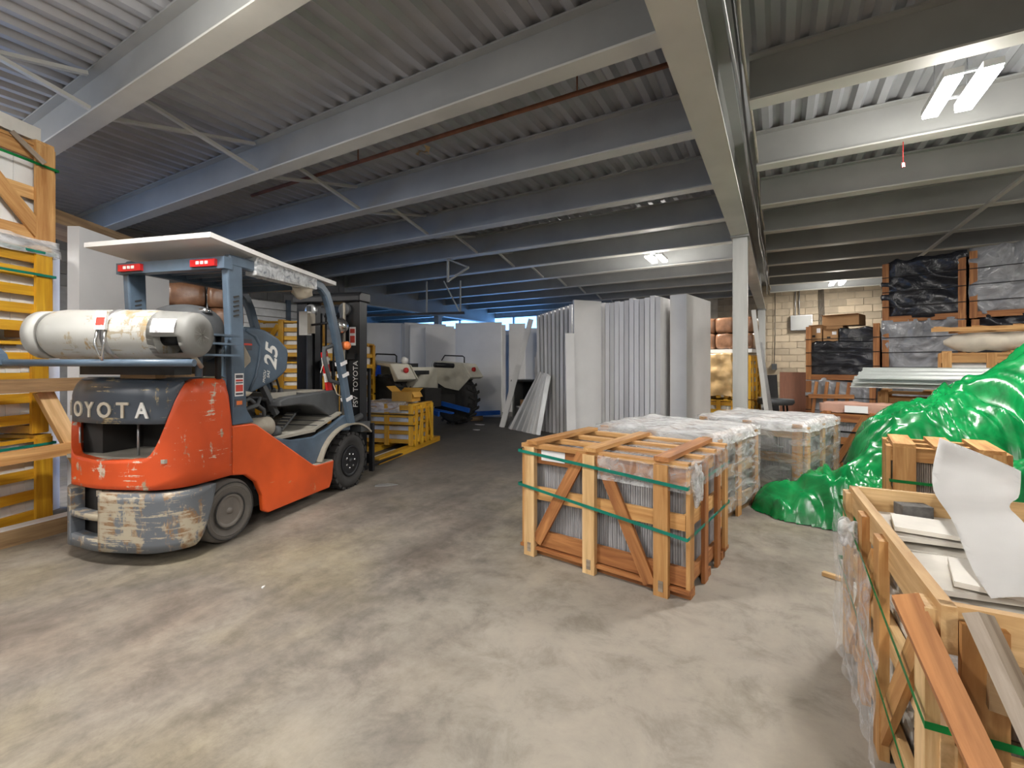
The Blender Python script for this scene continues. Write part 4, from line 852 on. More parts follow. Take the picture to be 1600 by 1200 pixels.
# broken crate frame sticking up at the right edge
bf = thing('broken_crate', 'broken pale crate frame propped up at the right edge', 'frame', (1.5, 3.35, 0), 0)
plank('stick', (-.12, .28, .74), (.22, .58, 1.02), .035, .06, 'pine', bf); plank('board', (.14, .50, .99), (.72, .10, .88), .11, .03, 'pine_pale', bf, (0, -1, .3)); plank('stick', (.30, .0, .70), (.78, .3, 1.05), .05, .05, 'pine_pale', bf)
plank('leg', (.3, .02, 0), (.3, .02, .74), .06, .05, 'pine', bf); plank('leg', (.7, .12, 0), (.7, .12, .95), .06, .05, 'pine', bf)

# ------------------------------------------------------------------ green plastic heap
bumps = [(.34, 4.66, .42, .40, .30), (.60, 4.72, .36, .34, .28), (.08, 4.76, .37, .27, .20), (.42, 4.86, .46, .32, .20), (1.7, 5.2, .55, .5, .32), (2.3, 5.4, .85, .55, .42)]
ridge = [(.56, 5.02, .36, .26), (.80, 5.36, .56, .38), (1.0, 5.62, .86, .48), (1.30, 5.88, .98, .56), (1.62, 6.02, 1.10, .58), (1.95, 6.1, 1.30, .56), (2.12, 6.1, 1.46, .58), (2.6, 6.0, 1.52, .65), (3.1, 5.9, 1.3, .6)]
def heap(x, y):
    q = Vector((x, y, 0)); wx = .12*noise.noise(q*2.3); wy = .12*noise.noise(q*2.3+Vector((9, 4, 0))); h = 0
    for cx, cy, hh, sx, sy in bumps:
        e = ((x+wx-cx)/sx)**2+((y+wy-cy)/sy)**2
        if e < 1: h = (h**5+(hh*(1-e)**.6)**5)**.2
    for a, b in zip(ridge, ridge[1:]):
        ax, ay, bx, by = a[0], a[1], b[0], b[1]; t = max(0, min(1, ((x+wx-ax)*(bx-ax)+(y+wy-ay)*(by-ay))/((bx-ax)**2+(by-ay)**2)))
        hh = a[2]+(b[2]-a[2])*t; r = a[3]+(b[3]-a[3])*t; d = math.hypot(x+wx-ax-(bx-ax)*t, y+wy-ay-(by-ay)*t)/r
        if d < 1: h = max(h, hh*(1-d**2.3)**.75)
    if h > 0:
        w1 = Vector((noise.noise(q*1.6+Vector((2, 7, 0))), noise.noise(q*1.6+Vector((8, 1, 0))), 0))*.55; q = q+w1
        def rg(a, f, g, z):                       # creases running along direction a
            u = q.x*math.cos(a)+q.y*math.sin(a); v = -q.x*math.sin(a)+q.y*math.cos(a)
            return 1-2.2*abs(noise.noise(Vector((u*f, v*g, z))))
        k = min(1, h/.22)
        h += k*(.07*rg(.5, .9, 3.0, .3)+.075*rg(2.3, 1.3, 5.5, 4.3)+.045*rg(1.1, 2.2, 11, 7.3)+.024*rg(2.8, 4, 22, 1.3)-.10)
    return h
bm = B(); st = .017; nx = int(3.6/st); ny = int(2.6/st); V_ = {}
def hv(i, k):
    if (i, k) not in V_:
        x = -.5+i*st; y = 4.1+k*st; V_[(i, k)] = (x, y, heap(x, y))
    return V_[(i, k)]
VV = {}
def gv(i, k):
    if (i, k) not in VV: x, y, h = hv(i, k); VV[(i, k)] = bm.verts.new((x, y, max(h, .003)))
    return VV[(i, k)]
for i in range(nx):
    for k in range(ny):
        if max(hv(i, k)[2], hv(i+1, k)[2], hv(i+1, k+1)[2], hv(i, k+1)[2]) > .015: bm.faces.new((gv(i, k), gv(i+1, k), gv(i+1, k+1), gv(i, k+1)))
bmesh.ops.smooth_vert(bm, verts=bm.verts[:], factor=.25, use_axis_x=True, use_axis_y=True, use_axis_z=True)
tag(obj('plastic_sheeting', bm, 'green_plastic', None, None, True), 'big crumpled heap of glossy green plastic sheeting', 'plastic sheet')

# ------------------------------------------------------------------ tarped crates, right background
def tarp(name, sx, sy, sz, mat, parent, seed, amp=.03, off=(0, 0, 0)):
    bm = B(); bmesh.ops.create_cube(bm, size=1); bmesh.ops.subdivide_edges(bm, edges=bm.edges[:], cuts=34, use_grid_fill=True)
    for v in bm.verts:
        p = Vector((v.co.x*sx, v.co.y*sy, v.co.z*sz)); q = p+Vector((seed*3.1, seed*1.7, 0)); q = q+.3*Vector((noise.noise(q*1.7), noise.noise(q*1.7+Vector((5, 5, 5))), noise.noise(q*1.7+Vector((9, 1, 3)))))
        f = (1-2*abs(noise.noise(Vector((q.x*2.2+q.z*2.6, q.y*2.2, q.z*2.0-q.x*1.5)))))*1.0+(1-2*abs(noise.noise(q*5.0)))*.45
        dx = max(abs(v.co.x), abs(v.co.y), abs(v.co.z)); n = Vector((v.co.x if abs(v.co.x) > .495 else 0, v.co.y if abs(v.co.y) > .495 else 0, v.co.z if abs(v.co.z) > .495 else 0))
        v.co = p + n*2*amp*f
    return obj(name, bm, mat, parent, Matrix.Translation((off[0], off[1], off[2])), True)
TA = math.atan2(-.31, .95); T0 = Vector((1.50, 9.64, 0)); TE = Vector((.9507, -.3101, 0)); TD = Vector((.3101, .9507, 0))
def tarped(label, t, z, mat, seed, wd=.95, dp=1.0, hh=.95, cover='tarp', low=False):
    p = T0+TE*t; c = thing('tarped_crate', label, 'crate', (p.x, p.y, z), TA); h2 = hh-.10
    if low:
        tarp(cover, wd-.1, dp-.06, .56, mat, c, seed, .03, (wd/2, dp/2, .10+.28)); tarp('tarp_hump', .46, dp-.08, .34, mat, c, seed+2, .025, (wd-.30, dp/2, .10+.62))
    else: tarp(cover, wd-.08, dp-.06, h2-.02, mat, c, seed, .048, (wd/2, dp/2, .10+h2/2))
    for x in (.035, wd-.035):
        for y in (.0, dp): plank('post', (x, y, .0), (x, y, hh-.01), .085, .05, 'redwood', c, (0, 1, 0))
    for y in (.0, dp): plank('bottom_rail', (0, y, .05), (wd, y, .05), .09, .04, 'redwood', c, (0, 1, 0))
    for x in (.03, wd/2, wd-.03): plank('skid', (x, 0, .03), (x, dp, .03), .08, .06, 'redwood', c)
    if not low: plank('top_rail', (0, dp/2, hh-.02), (wd, dp/2, hh-.02), .08, .03, 'redwood', c)
    for k in range(3):
        zz = .25+.24*k; bm = B(); e = .035
        P = [(-.005, -e), (wd+.005, -e), (wd+.005, dp+e), (-.005, dp+e)]
        tube(bm, [(x, y, zz) for x, y in P+P[:1]], .006, 6, False); obj('strap', bm, 'strap_black', c)
    return c
tarped('tarped crate at the bottom left of the stack, slatted front', -1.10, 0, 'silver_tarp', 1, 1.0, 1.0, 1.02)
tarped('black tarped crate in the middle row beneath the cartons', -1.10, 1.03, 'black_tarp', 4, 1.05, 1.0, .97, low=True)
tarped('grey tarped crate at the bottom right behind the plastic heap', 0, 0, 'silver_tarp', 3, .95, 1.0, 1.0)
tarped('silver tarped crate in the middle row under a black one', 0, 1.01, 'silver_tarp', 5, .97, 1.0, .97)
tarped('black tarped crate topmost on the left of the stack', 0, 1.99, 'black_tarp', 6, .97, 1.0, .97)
tarped('grey tarped crate at the bottom, rightmost of the stack', 1.04, 0, 'silver_tarp', 7); tarped('dark tarped crate in the middle row at the right edge', 1.04, .96, 'black_tarp', 8, .95, 1.0, 1.02)
tarped('shiny silver tarped crate topmost at the right edge', 1.02, 1.99, 'silver_tarp', 9, 1.0, 1.0, 1.0)
# ladder-like pallet leaning on the bottom left one
p = T0+TE*(-1.08)-TD*.14
t = thing('slatted_hurdle', 'orange slatted frame leaning on the lower tarped crate', 'frame', (p.x, p.y, 0), TA)
for i in range(4): plank('slat', (.06+i*.16, .0, .0), (.16+i*.16, .06, 1.0), .05, .025, 'redwood', t, (0, -1, 0))
plank('crossbar', (.05, .0, .74), (.72, .0, .76), .07, .025, 'redwood', t, (0, -1, 0)); plank('crossbar', (.02, -.02, .2), (.66, -.02, .22), .07, .025, 'redwood', t, (0, -1, 0))
# cartons on it
def carton(label, loc, rz, sx, sy, sz, mat='cardboard', flaps=False, mark=True):
    c = thing('carton', label, 'box', loc, rz)
    bbox('body', -sx/2, sx/2, -sy/2, sy/2, 0, sz, mat, c, .004)
    if mark: bbox('label', sx*.1, sx*.4, -sy/2-.002, -sy/2, sz*.55, sz*.82, 'paper', c, 0); bbox('hand_hole', -sx*.25, sx*.0, -sy/2-.002, -sy/2, sz*.28, sz*.42, 'dark_grime_shade', c, 0)
    plank('flap', (-sx/2, -sy/2+.02, sz+.003), (sx/2, -sy/2+.02, sz+.003), sy*.5, .006, mat, c); plank('tape', (0, -sy/2, sz+.0075), (0, sy/2, sz+.0075), .05, .002, 'paper', c)
    return c
def TP(t, d, z): q = T0+TE*t+TD*d; return (q.x, q.y, z)
carton('brown carton with paper label at the left end of the tarped crate', TP(-.97, .16, 1.71), TA, .2, .28, .30); carton('brown carton with paper label beside the tarp hump', TP(-.74, .16, 1.71), TA, .22, .26, .22)
carton('wide flat brown carton resting on top of the two labelled ones', TP(-.66, .55, 2.01), TA-.05, .56, .4, .19, mark=False)
bbox('carton_rest', -.2, .2, -.2, .2, 0, .30, 'cardboard', None, .004).matrix_basis = Matrix.Translation(TP(-.83, .56, 1.705)) @ Matrix.Rotation(TA, 4, 'Z')
tag(bpy.data.objects['carton_rest'], 'plain brown carton behind the two labelled ones', 'box')
# pine crates, roll and frames before the stack
crate('pine_crate', 'pine crate at floor level behind the green heap', (2.45, 7.75, 0), R_(-12), 1.3, .8, .92, 'pine', (.1, .45, .8), .09, 3, 2, .09)
crate('pine_crate', 'low yellow pine crate with white slabs under the canvas roll', (2.45, 7.75, .95), R_(-12), 1.3, .8, .50, 'pine', (.06, .42), .09, 4, 2, .09)
pack('slab_pack', 'white slabs inside the low pine crate under the canvas roll', 'slabs', (2.45, 7.75, .95), R_(-12), -.58, .58, .05, .75, .07, .46, 'white_slab', 0)
bm = B(); pts = [(-.62+.1*i, .25, .12+.01*math.sin(i*2)) for i in range(14)]; tube(bm, pts, [.03, .10, .12, .13, .115, .12, .12, .115, .12, .12, .12, .12, .115, .1], 14)
for v in bm.verts: v.co.y *= 1.5; v.co += Vector((0, 0, .02*noise.noise(v.co*9)))
tag(obj('canvas_roll', bm, 'rag', None, Matrix.Translation((2.45, 7.75, 1.475)) @ Matrix.Rotation(R_(-12), 4, 'Z'), True), 'pale canvas roll lying on the low pine crate', 'roll')
lf = thing('slatted_hurdle', 'flat orange timber frame lying above the canvas roll', 'frame', (2.5, 7.95, 1.74), R_(-10))
plank('rail', (-.75, .0, .02), (1.1, 0, .02), .05, .05, 'pine', lf); plank('rail', (-.55, .55, .02), (1.1, .55, .02), .05, .05, 'pine', lf)
for i in range(5): plank('crossbar', (-.7+i*.36, .0, .05), (-.45+i*.36, .55, .05), .06, .025, 'pine', lf)
for i in range(3):
    bm = B(); rows = []
    for y in (0, .42):
        rows.append([bm.verts.new((x, y, z)) for x, z in [(0, 0), (2.0, 0)]])
    bm.free()
    bm = B(); prof = []
    for k in range(8): prof += [(.055*k, 0 if k % 2 else .022), (.055*k+.03, 0 if k % 2 else .022)]
    vs = [[bm.verts.new((x, y, z)) for y, z in prof] for x in (0, 2.0)]
    for k in range(len(prof)-1): bm.faces.new((vs[0][k], vs[1][k], vs[1][k+1], vs[0][k+1]))
    bmesh.ops.solidify(bm, geom=bm.faces[:], thickness=.004)
    tag(obj('ribbed_sheet', bm, 'silver_sheet', None, Matrix.Translation((.78+.04*i, 7.12-.03*i, 1.0+.055*i)) @ Matrix.Rotation(R_(-15), 4, 'Z') @ Matrix.Rotation(R_(22), 4, 'X')), ['lowest pale ribbed sheet behind the green heap', 'middle pale ribbed sheet behind the green heap', 'topmost pale ribbed sheet behind the green heap'][i], 'sheet', 'ribbed sheets behind the green heap')
crate('pine_crate', 'hidden pine crate carrying the ribbed sheets', (1.55, 7.28, 0), R_(-15), .9, .35, .96, 'pine', (.1, .45, .85), .09, 2, 2, .08)
# ------------------------------------------------------------------ left side: crates, frame, panels
CA = math.atan2(.92, -.40)          # the visible faces run away from the camera
def LC(x): return (-5.12+.40*(.475-x), 1.37-.92*(.475-x))
def stackcrate(label, z, H, mat, slats, dx=0, straps=(), **k):
    x, y = LC(dx); c = crate('slab_crate', label, (x, y, z), CA, .95, .62, H, mat, slats, k.pop('sh', .075), k.pop('nx', 3), 2, k.pop('pw', .10), .024, **k)
    for zz, m in straps: strap(None, c, 0, -.48, .48, -.03, .65, zz, m)
    return c
def stackpack(label, z, H, dx=0, m='white_slab'):
    x, y = LC(dx); return pack('slab_pack', label, 'slabs', (x, y, z), CA, -.43, .43, .05, .57, .07, H-.03, m, 9, .006)
stackcrate('yellow slat crate of white slabs on the floor, lowest of the left stack', 0, .72, 'yellow_paint', (.12, .28, .44, .60), 0, ((.66, 'strap_teal'),), diag=((.0, .55, .45, .08),), pw=.11); stackpack('white slabs in the lowest yellow crate', 0, .70)
stackcrate('yellow slat crate second from the floor behind the timber frame', .76, .72, 'yellow_paint', (.12, .28, .44, .60), -.03, ((.55, 'strap_teal'),), pw=.11); stackpack('white slabs in the second yellow crate', .76, .70, -.03)
stackcrate('yellow slat crate under the top natural crate', 1.52, .70, 'yellow_paint', (.08, .22, .36, .50, .62), 0, ((.48, 'strap_teal'), (.66, 'strap_teal')), diag=((.35, .05, .55, .4),), pw=.11); stackpack('white slabs in the third yellow crate', 1.52, .68)
c = stackcrate('natural pine crate with diagonal brace, topmost of the left stack', 2.27, .78, 'pine', (.06, .38, .70), .02, ((.60, 'strap_green'),), diag=((.36, .62, .86, .06),), sh=.10, nx=2, pw=.13); stackpack('white slab block in the topmost crate', 2.27, .76, .02)
wrapfilm('film_sheet', 'crumpled film between the crates', c, 0, -.5, .49, -.035, .66, -.10, .02, 'film_heavy', .02, False)
x, y = LC(.0)
bm = B(); box(bm, -.40, .42, .02, .56, 0, .11); bmesh.ops.subdivide_edges(bm, edges=bm.edges[:], cuts=6, use_grid_fill=True)
for v in bm.verts: v.co += Vector((0, 0, .012*noise.noise(v.co*9)))
tag(obj('wrapped_slab', bm, 'tile_white', None, Matrix.Translation((x, y, 3.08)) @ Matrix.Rotation(CA, 4, 'Z')), 'dirty white wrapped slab lying on the topmost left crate', 'slab')
tag(plank('wood_lath', (-5.00, 1.12, 3.06), (-4.99, 1.30, 2.88), .035, .012, 'grey_timber', None, (1, 0, 0)), 'thin grey lath dangling from the top left crate', 'lath')
# timber A-frame in front of them
af = thing('timber_trestle', 'natural timber frame with diagonal leg left of the forklift', 'frame', (-4.83, 1.25, 0), R_(101))
plank('sill_beam', (-1.1, 0, .06), (.62, 0, .06), .10, .12, 'oak_old', af); bbox('sill_cap', -1.1, .62, -.05, .05, .12, .128, 'foam_paper', af, .002)
plank('rail', (-1.1, 0, 1.14), (.9, 0, 1.15), .07, .10, 'oak_old', af); plank('rail', (-1.1, .0, .60), (.9, .0, .66), .06, .09, 'pine', af)
plank('leg', (.02, .05, 1.10), (.42, .05, .12), .06, .10, 'pine_pale', af, (.9, 0, .35)); plank('leg', (-.95, .05, 1.10), (-.95, .05, .12), .06, .09, 'pine', af, (1, 0, 0)); plank('leg', (.86, .05, 1.12), (.86, .05, 0), .06, .09, 'pine', af, (1, 0, 0))
# big white panels behind forklift
def panel(label, p, ang, wd, ht, th=.08, group=None, lean=0, mat='foam', z=0, name='foam_board'):
    """standing panel: p = bottom corner, runs along ang"""
    bm = B(); box(bm, 0, wd, 0, th, 0, ht); bevel(bm, .004)
    o = obj(name, bm, mat, None, Matrix.Translation((p[0], p[1], z)) @ Matrix.Rotation(ang, 4, 'Z') @ Matrix.Rotation(lean, 4, 'X')); return tag(o, label, 'panel', group)
panel('large white foam panel standing right behind the gas cylinder', (-5.50, 1.66), math.atan2(.5, -.35), 1.25, 2.56, .10)
panel('white foam panel behind the yellow crates, left of the larger one', (-5.36, 1.16), math.atan2(.5, -.35), .5, 2.30, .08)
tag(bbox('insulation_pad', 0, 1.2, 0, .5, 0, .12, 'oak_old', None, .02), 'brown bundle lying across the tops of the white panels', 'bundle').matrix_basis = Matrix.Translation((-5.52, 1.45, 2.57)) @ Matrix.Rotation(math.atan2(.5, -.35), 4, 'Z')
# brown wrapped pallets behind the guard
def lumpy(name, label, loc, rz, sx, sy, sz, mat, n, seed, cat='bundle', cm=None):
    t = thing(name, label, cat, loc, rz)
    for i in range(n):
        for k in range(max(1, round(sz/.34))):
            w_ = sx/n; bm = B(); bmesh.ops.create_cube(bm, size=1); bmesh.ops.subdivide_edges(bm, edges=bm.edges[:], cuts=5, use_grid_fill=True); nz = max(1, round(sz/.34)); h_ = sz/nz
            for v in bm.verts:
                r = Vector((v.co.x, v.co.y, v.co.z)); v.co = Vector((r.x*w_*.97, r.y*sy, r.z*h_*.97))*(1-.10*(r.length/.866)**6)+Vector((0, 0, .02*noise.noise(r*4+Vector((seed, i, k)))))
            obj('sack', bm, mat, t, Matrix.Translation((-sx/2+w_*(i+.5), 0, h_*(k+.5))), True)
    return t
lumpy('sack_pallet', 'brown film-wrapped sacks stacked behind the forklift guard', (-7.98, 3.42, .14), R_(62), 2.0, .9, 2.36, 'brown_wrap', 4, 3)
pl = thing('pallet', 'timber pallet beneath the brown wrapped sacks', 'pallet', (-7.98, 3.42, 0), R_(62))
for y in (-.4, 0, .4): plank('bearer', (-1, y, .05), (1, y, .05), .09, .10, 'oak_old', pl)
for i in range(8): plank('deck_board', (-.93+i*.265, -.45, .115), (-.93+i*.265, .45, .115), .1, .022, 'oak_old', pl)
# yellow crates behind the mast
def ystack(n, loc, rz, W_, D_, hs, labs):
    z = 0
    for h, lb, lp in zip(hs, labs[0], labs[1]):
        crate('slab_crate', lb, (loc[0], loc[1], z), rz, W_, D_, h, 'yellow_paint', [h*q for q in (.14, .34, .56, .78)], .07, 3, 2, .09, .022, ((.1, .06, W_*.45, h*.9),))
        pack('slab_pack', lp, 'slabs', (loc[0], loc[1], z), rz, -W_/2+.05, W_/2-.05, .05, D_-.05, .07, h-.03, 'white_slab', 7, .006); z += h+.03
ystack(3, (-7.28, 4.80, 0), R_(28), .95, .6, (.66, .66, .66), (['yellow slat crate on the floor behind the mast', 'yellow slat crate in the middle behind the mast', 'yellow slat crate on top, seen above the engine hood'], ['white slabs in the floor crate behind the mast', 'white slabs in the middle crate behind the mast', 'white slabs in the top crate behind the mast']))
ystack(2, (-6.42, 5.28, 0), R_(28), .8, .6, (.76, .86), (['yellow slat crate under the tall one right of the mast', 'tall yellow slat crate showing right of the mast'], ['white slabs in the crate under the tall one', 'white wrapped slabs in the tall crate right of the mast']))
# yellow crate in front of the forks on painted timbers
YA = R_(16); YC = (-5.15, 5.12, .085)
c = crate('slab_crate', 'yellow slat crate on ground timbers in front of the fork tips', YC, YA, .90, .66, .60, 'yellow_paint', (.06, .19, .32, .45, .56), .06, 3, 4, .075, .022, (), 3, 3)
for a in ((.451, .10, .05, .22, .55), (.451, .42, .55, .60, .05)): plank('diagonal_brace', (a[0]+.03, a[1], a[2]), (a[0]+.03, a[3], a[4]), .05, .018, 'yellow_paint', c, (1, 0, 0))
for zz in (.30, .46): strap(None, c, 0, -.45, .45, -.03, .70, zz, 'strap_black', 0, .014)
pack('slab_pack', 'white slabs in the crate before the fork tips', 'slabs', YC, YA, -.4, .4, .05, .61, .07, .57, 'white_slab', 8, .006)
wrapfilm('film_sheet', 'crumpled brownish film', c, 0, -.46, .2, -.02, .68, .50, .64, 'film_heavy', .02)
for i, (x0, lab) in enumerate(((.36, 'yellow painted timber on the floor, right under the crate'), (-.15, 'yellow painted timber on the floor, middle under the crate'), (-.42, 'yellow painted timber on the floor, left under the crate'))):
    p0 = Matrix.Rotation(YA, 4, 'Z') @ Vector((x0, -.95 if i == 0 else -.35, .04)); p1 = Matrix.Rotation(YA, 4, 'Z') @ Vector((x0, 1.05, .04))
    tag(plank('timber', (p0.x+YC[0], p0.y+YC[1], .04), (p1.x+YC[0], p1.y+YC[1], .04), .12, .08, 'yellow_paint'), lab, 'timber', 'yellow floor timbers')
tag(bbox('foam_strip', -.06, .06, -.5, .35, 0, .012, 'foam', None, 0), 'white foam strip lying between the yellow timbers', 'strip').matrix_basis = Matrix.Translation((-4.93, 4.88, .003)) @ Matrix.Rotation(YA, 4, 'Z')
# open carton on it
oc = thing('open_carton', 'open amber carton with raised flaps on the yellow crate', 'box', (-5.12, 5.5, .725), R_(6))
for s in (-1, 1): plank('wall', (-.19, s*.11, .075), (.19, s*.11, .075), .15, .006, 'carton_yellow', oc, (0, 1, 0)); plank('wall', (s*.19, -.11, .075), (s*.19, .11, .075), .15, .006, 'carton_yellow', oc, (1, 0, 0))
plank('base', (-.19, 0, .004), (.19, 0, .004), .22, .006, 'carton_yellow', oc)
plank('flap', (-.19, .0, .15), (-.30, .0, .23), .22, .006, 'carton_yellow', oc, (.6, 0, .8)); plank('flap', (.19, 0, .15), (.24, 0, .07), .22, .006, 'carton_yellow', oc, (1, 0, .3)); plank('flap', (0, .11, .15), (0, .2, .2), .36, .006, 'carton_yellow', oc, (0, -.4, .8))
# ------------------------------------------------------------------ tractor (local x = forward)
tr = thing('tractor', 'cream and blue tractor with big lugged rear tyres, seen from behind', 'tractor', (-6.27, 7.28, 0), R_(173))
def bigwheel(y, sgn):
    r = .56; bm = B(); lathe(bm, [(.30, -.15), (.36, -.17), (.47, -.165), (.525, -.13), (.535, 0), (.525, .13), (.47, .165), (.36, .17), (.30, .15)], 40, 'y'); t = obj('rear_tire', bm, 'black_rubber', tr, Matrix.Translation((0, y, r)))
    bm = B(); box(bm, -.028, .028, 0, .17, -.012, .03); bevel(bm, .006)
    for v in bm.verts: v.co.x += v.co.y*.45
    me = bpy.data.meshes.new('tread_lug'); bm.to_mesh(me); bm.free(); me.materials.append(MT['black_rubber'])
    for i in range(20):
        for s in (0, 1):
            a = 2*PI*(i+.5*s)/20; link('tread_lug', me, None, t, Matrix.Rotation(a, 4, 'Y') @ Matrix.Translation((0, 0, .53)) @ Matrix.Diagonal((1, -1 if s else 1, 1, 1)))
    bm = B(); lathe(bm, [(.31, .14*sgn), (.29, .15*sgn), (.27, .08*sgn), (.12, .05*sgn), (.10, .10*sgn), (0, .11*sgn)], 32, 'y'); obj('rim', bm, 'tractor_blue', t)
for y, s in ((-.92, -1), (.92, 1)):
    bigwheel(y, s); ins = y-.16 if y > 0 else y-.22
    fe = prismo('fender', [(-.62, .98), (-.50, .93), (-.36, 1.20), (.50, 1.28), (.62, 1.02), (.66, 1.04), (.55, 1.33), (-.40, 1.26)], 0, .42, 'tractor_cream', tr, .012)
    fe.matrix_basis = Matrix.Translation((0, ins+.0, .06)) @ Matrix.Rotation(PI/2, 4, 'Z') @ Matrix.Diagonal((1, -1, 1, 1))
    fs = prismo('fender_side', [(-.40, 1.30), (.50, 1.36), (.45, .95), (.1, .80), (-.30, .75), (-.62, 1.02)], 0, .02, 'tractor_cream', tr, .004)
    fs.matrix_basis = Matrix.Translation((0, y-.22*s, 0)) @ Matrix.Rotation(PI/2, 4, 'Z') @ Matrix.Diagonal((1, -1, 1, 1))
    tubeo('grab_rail', [(-.25, y, 1.34), (-.25, y, 1.46), (-.2, y, 1.49), (.35, y, 1.51), (.45, y, 1.40)], .014, 'black_metal', tr)
    bm = B(); lathe(bm, [(0, 0), (.05, 0), (.045, .04), (0, .06)], 16, 'x', (-.56, y+.02, 1.20)); lm = obj('tail_lamp', bm, 'red_lens', tr, Matrix.Diagonal((1, 1, 1, 1)))
bm = B(); lathe(bm, [(0, -.04), (.05, -.03), (.07, .02), (.06, .05), (0, .05)], 18, 'x', (-.42, .86, 1.38)); obj('work_lamp', bm, 'white_paint', tr)
bbox('axle_housing', -.14, .14, -.75, .75, .46, .66, 'dark_grime_shade', tr, .03, 2); bbox('gearbox', -.25, 1.2, -.22, .22, .45, .82, 'dark_grime_shade', tr, .04, 2); bbox('bonnet', 1.0, 2.3, -.28, .28, .8, 1.35, 'tractor_blue', tr, .06, 3)
prismo('rear_plate', [(-.72, .62), (.72, .62), (.72, 1.25), (-.72, 1.25)], 0, .02, 'tractor_cream', tr).matrix_basis = Matrix.Translation((.35, 0, 0))
for y in (-.35, .35): plank('lift_arm', (-.1, y, .5), (-.85, y*1.2, .38), .04, .09, 'tractor_blue', tr)
plank('drawbar', (-.1, 0, .42), (-.8, 0, .36), .08, .03, 'tractor_blue', tr)
bbox('seat_pan', .1, .5, -.22, .22, 1.1, 1.18, 'black_metal', tr, .03, 2); bbox('seat_back', .42, .48, -.2, .2, 1.15, 1.33, 'black_metal', tr, .03, 2)
tubeo('toolbar', [(-.62, -.2, 1.28), (-.5, .2, 1.30)], .05, 'black_metal', tr)
for y in (-.55, .55):
    bm = B(); lathe(bm, [(.18, -.08), (.24, -.09), (.31, -.07), (.32, 0), (.31, .07), (.24, .09), (.18, .08), (.16, 0)], 28, 'y'); ft = obj('front_tire', bm, 'black_rubber', tr, Matrix.Translation((2.0, y, .32)))
tubeo('front_axle', [(2.0, -.5, .36), (2.0, .5, .36)], .05, 'tractor_blue', tr)
tag(bbox('blue_channel', 0, .9, 0, .1, 0, .1, 'tractor_blue', None, .006), 'blue steel channel lying at the foot of the tractor tyre', 'steel channel').matrix_basis = Matrix.Translation((-6.2, 8.55, .12)) @ Matrix.Rotation(R_(55), 4, 'Z')
tag(bbox('channel_block', 0, .3, 0, .3, 0, .12, 'oak_old', None, .006), 'timber block under the blue steel channel', 'block').matrix_basis = Matrix.Translation((-6.15, 8.75, 0)) @ Matrix.Rotation(R_(55), 4, 'Z')
# ------------------------------------------------------------------ standing panels, centre
GC = 'white foam panels packed in the centre stack'; AP = math.atan2(.98, .18)
n = 13
NTH = ['first', 'second', 'third', 'fourth', 'fifth', 'sixth', 'seventh', 'eighth', 'ninth', 'tenth', 'eleventh', 'twelfth', 'thirteenth']
for i in range(n):
    t = i/n; p = (-2.80+1.24*t, 8.06-.40*t)
    panel('white foam panel on edge in the centre stack, %s from its left end' % NTH[i], p, AP+random.uniform(-.003, .003), 1.2+random.uniform(-.0, .03), 2.42+random.uniform(-.02, .02), .082, GC, 0, 'foam_edge' if i % 3 == 0 else 'foam')
panel('thick smooth white block at the right end of the centre stack', (-1.27, 7.80), AP, 1.2, 2.44, .27, None)
panel('cream-lit white panel at the left end of the centre stack', (-2.93, 7.96), AP, 1.2, 2.40, .05, None)
GL = 'white foam panels leaning at the left of the centre stack'
for i in range(9):
    t = i/9; panel('white foam panel in the pack beside the strip fan, %s from the fan' % NTH[i], (-4.05+.88*t, 8.16-.40*t), AP+.04*(i-4)*.3, 1.2, 2.40-.015*(8-i), .06, GL, R_(-1.5+.25*i), 'foam_edge' if i % 2 else 'foam')
panel('broad white panel turned face-on between the two packs', (-3.10, 7.55), math.atan2(.75, .62), .55, 2.44, .05)
panel('short narrow white strip standing before the face-on panel', (-3.12, 7.28), math.atan2(.6, .7), .16, 1.85, .03, None, R_(-3))
# thin strips leaning in a fan
for i in range(11):
    t = i/10; b = (-4.72+.86*t+random.uniform(-.02, .02), 8.05-.42*t, 0); top = (-4.05+.30*t, 8.10-.22*t, 1.05+.12*random.random())
    tag(plank('edge_strip', b, top, .085, .02, 'foam' if i % 2 else 'galv', None, (.4, -.8, .2)), 'thin pale strip of the leaning fan, %s from its left' % NTH[i], 'strip', 'thin strips leaning in a fan')
for i, (b, tp, lb) in enumerate([((-4.98, 8.2, 0), (-4.45, 8.5, 2.25), 'long pale board leaning highest, left of the strip fan'), ((-5.1, 8.45, 0), (-4.75, 8.6, 1.5), 'shorter pale board leaning behind the long one')]):
    tag(plank('long_board', b, tp, .11, .03, 'foam', None, (.4, -.8, .2)), lb, 'board')
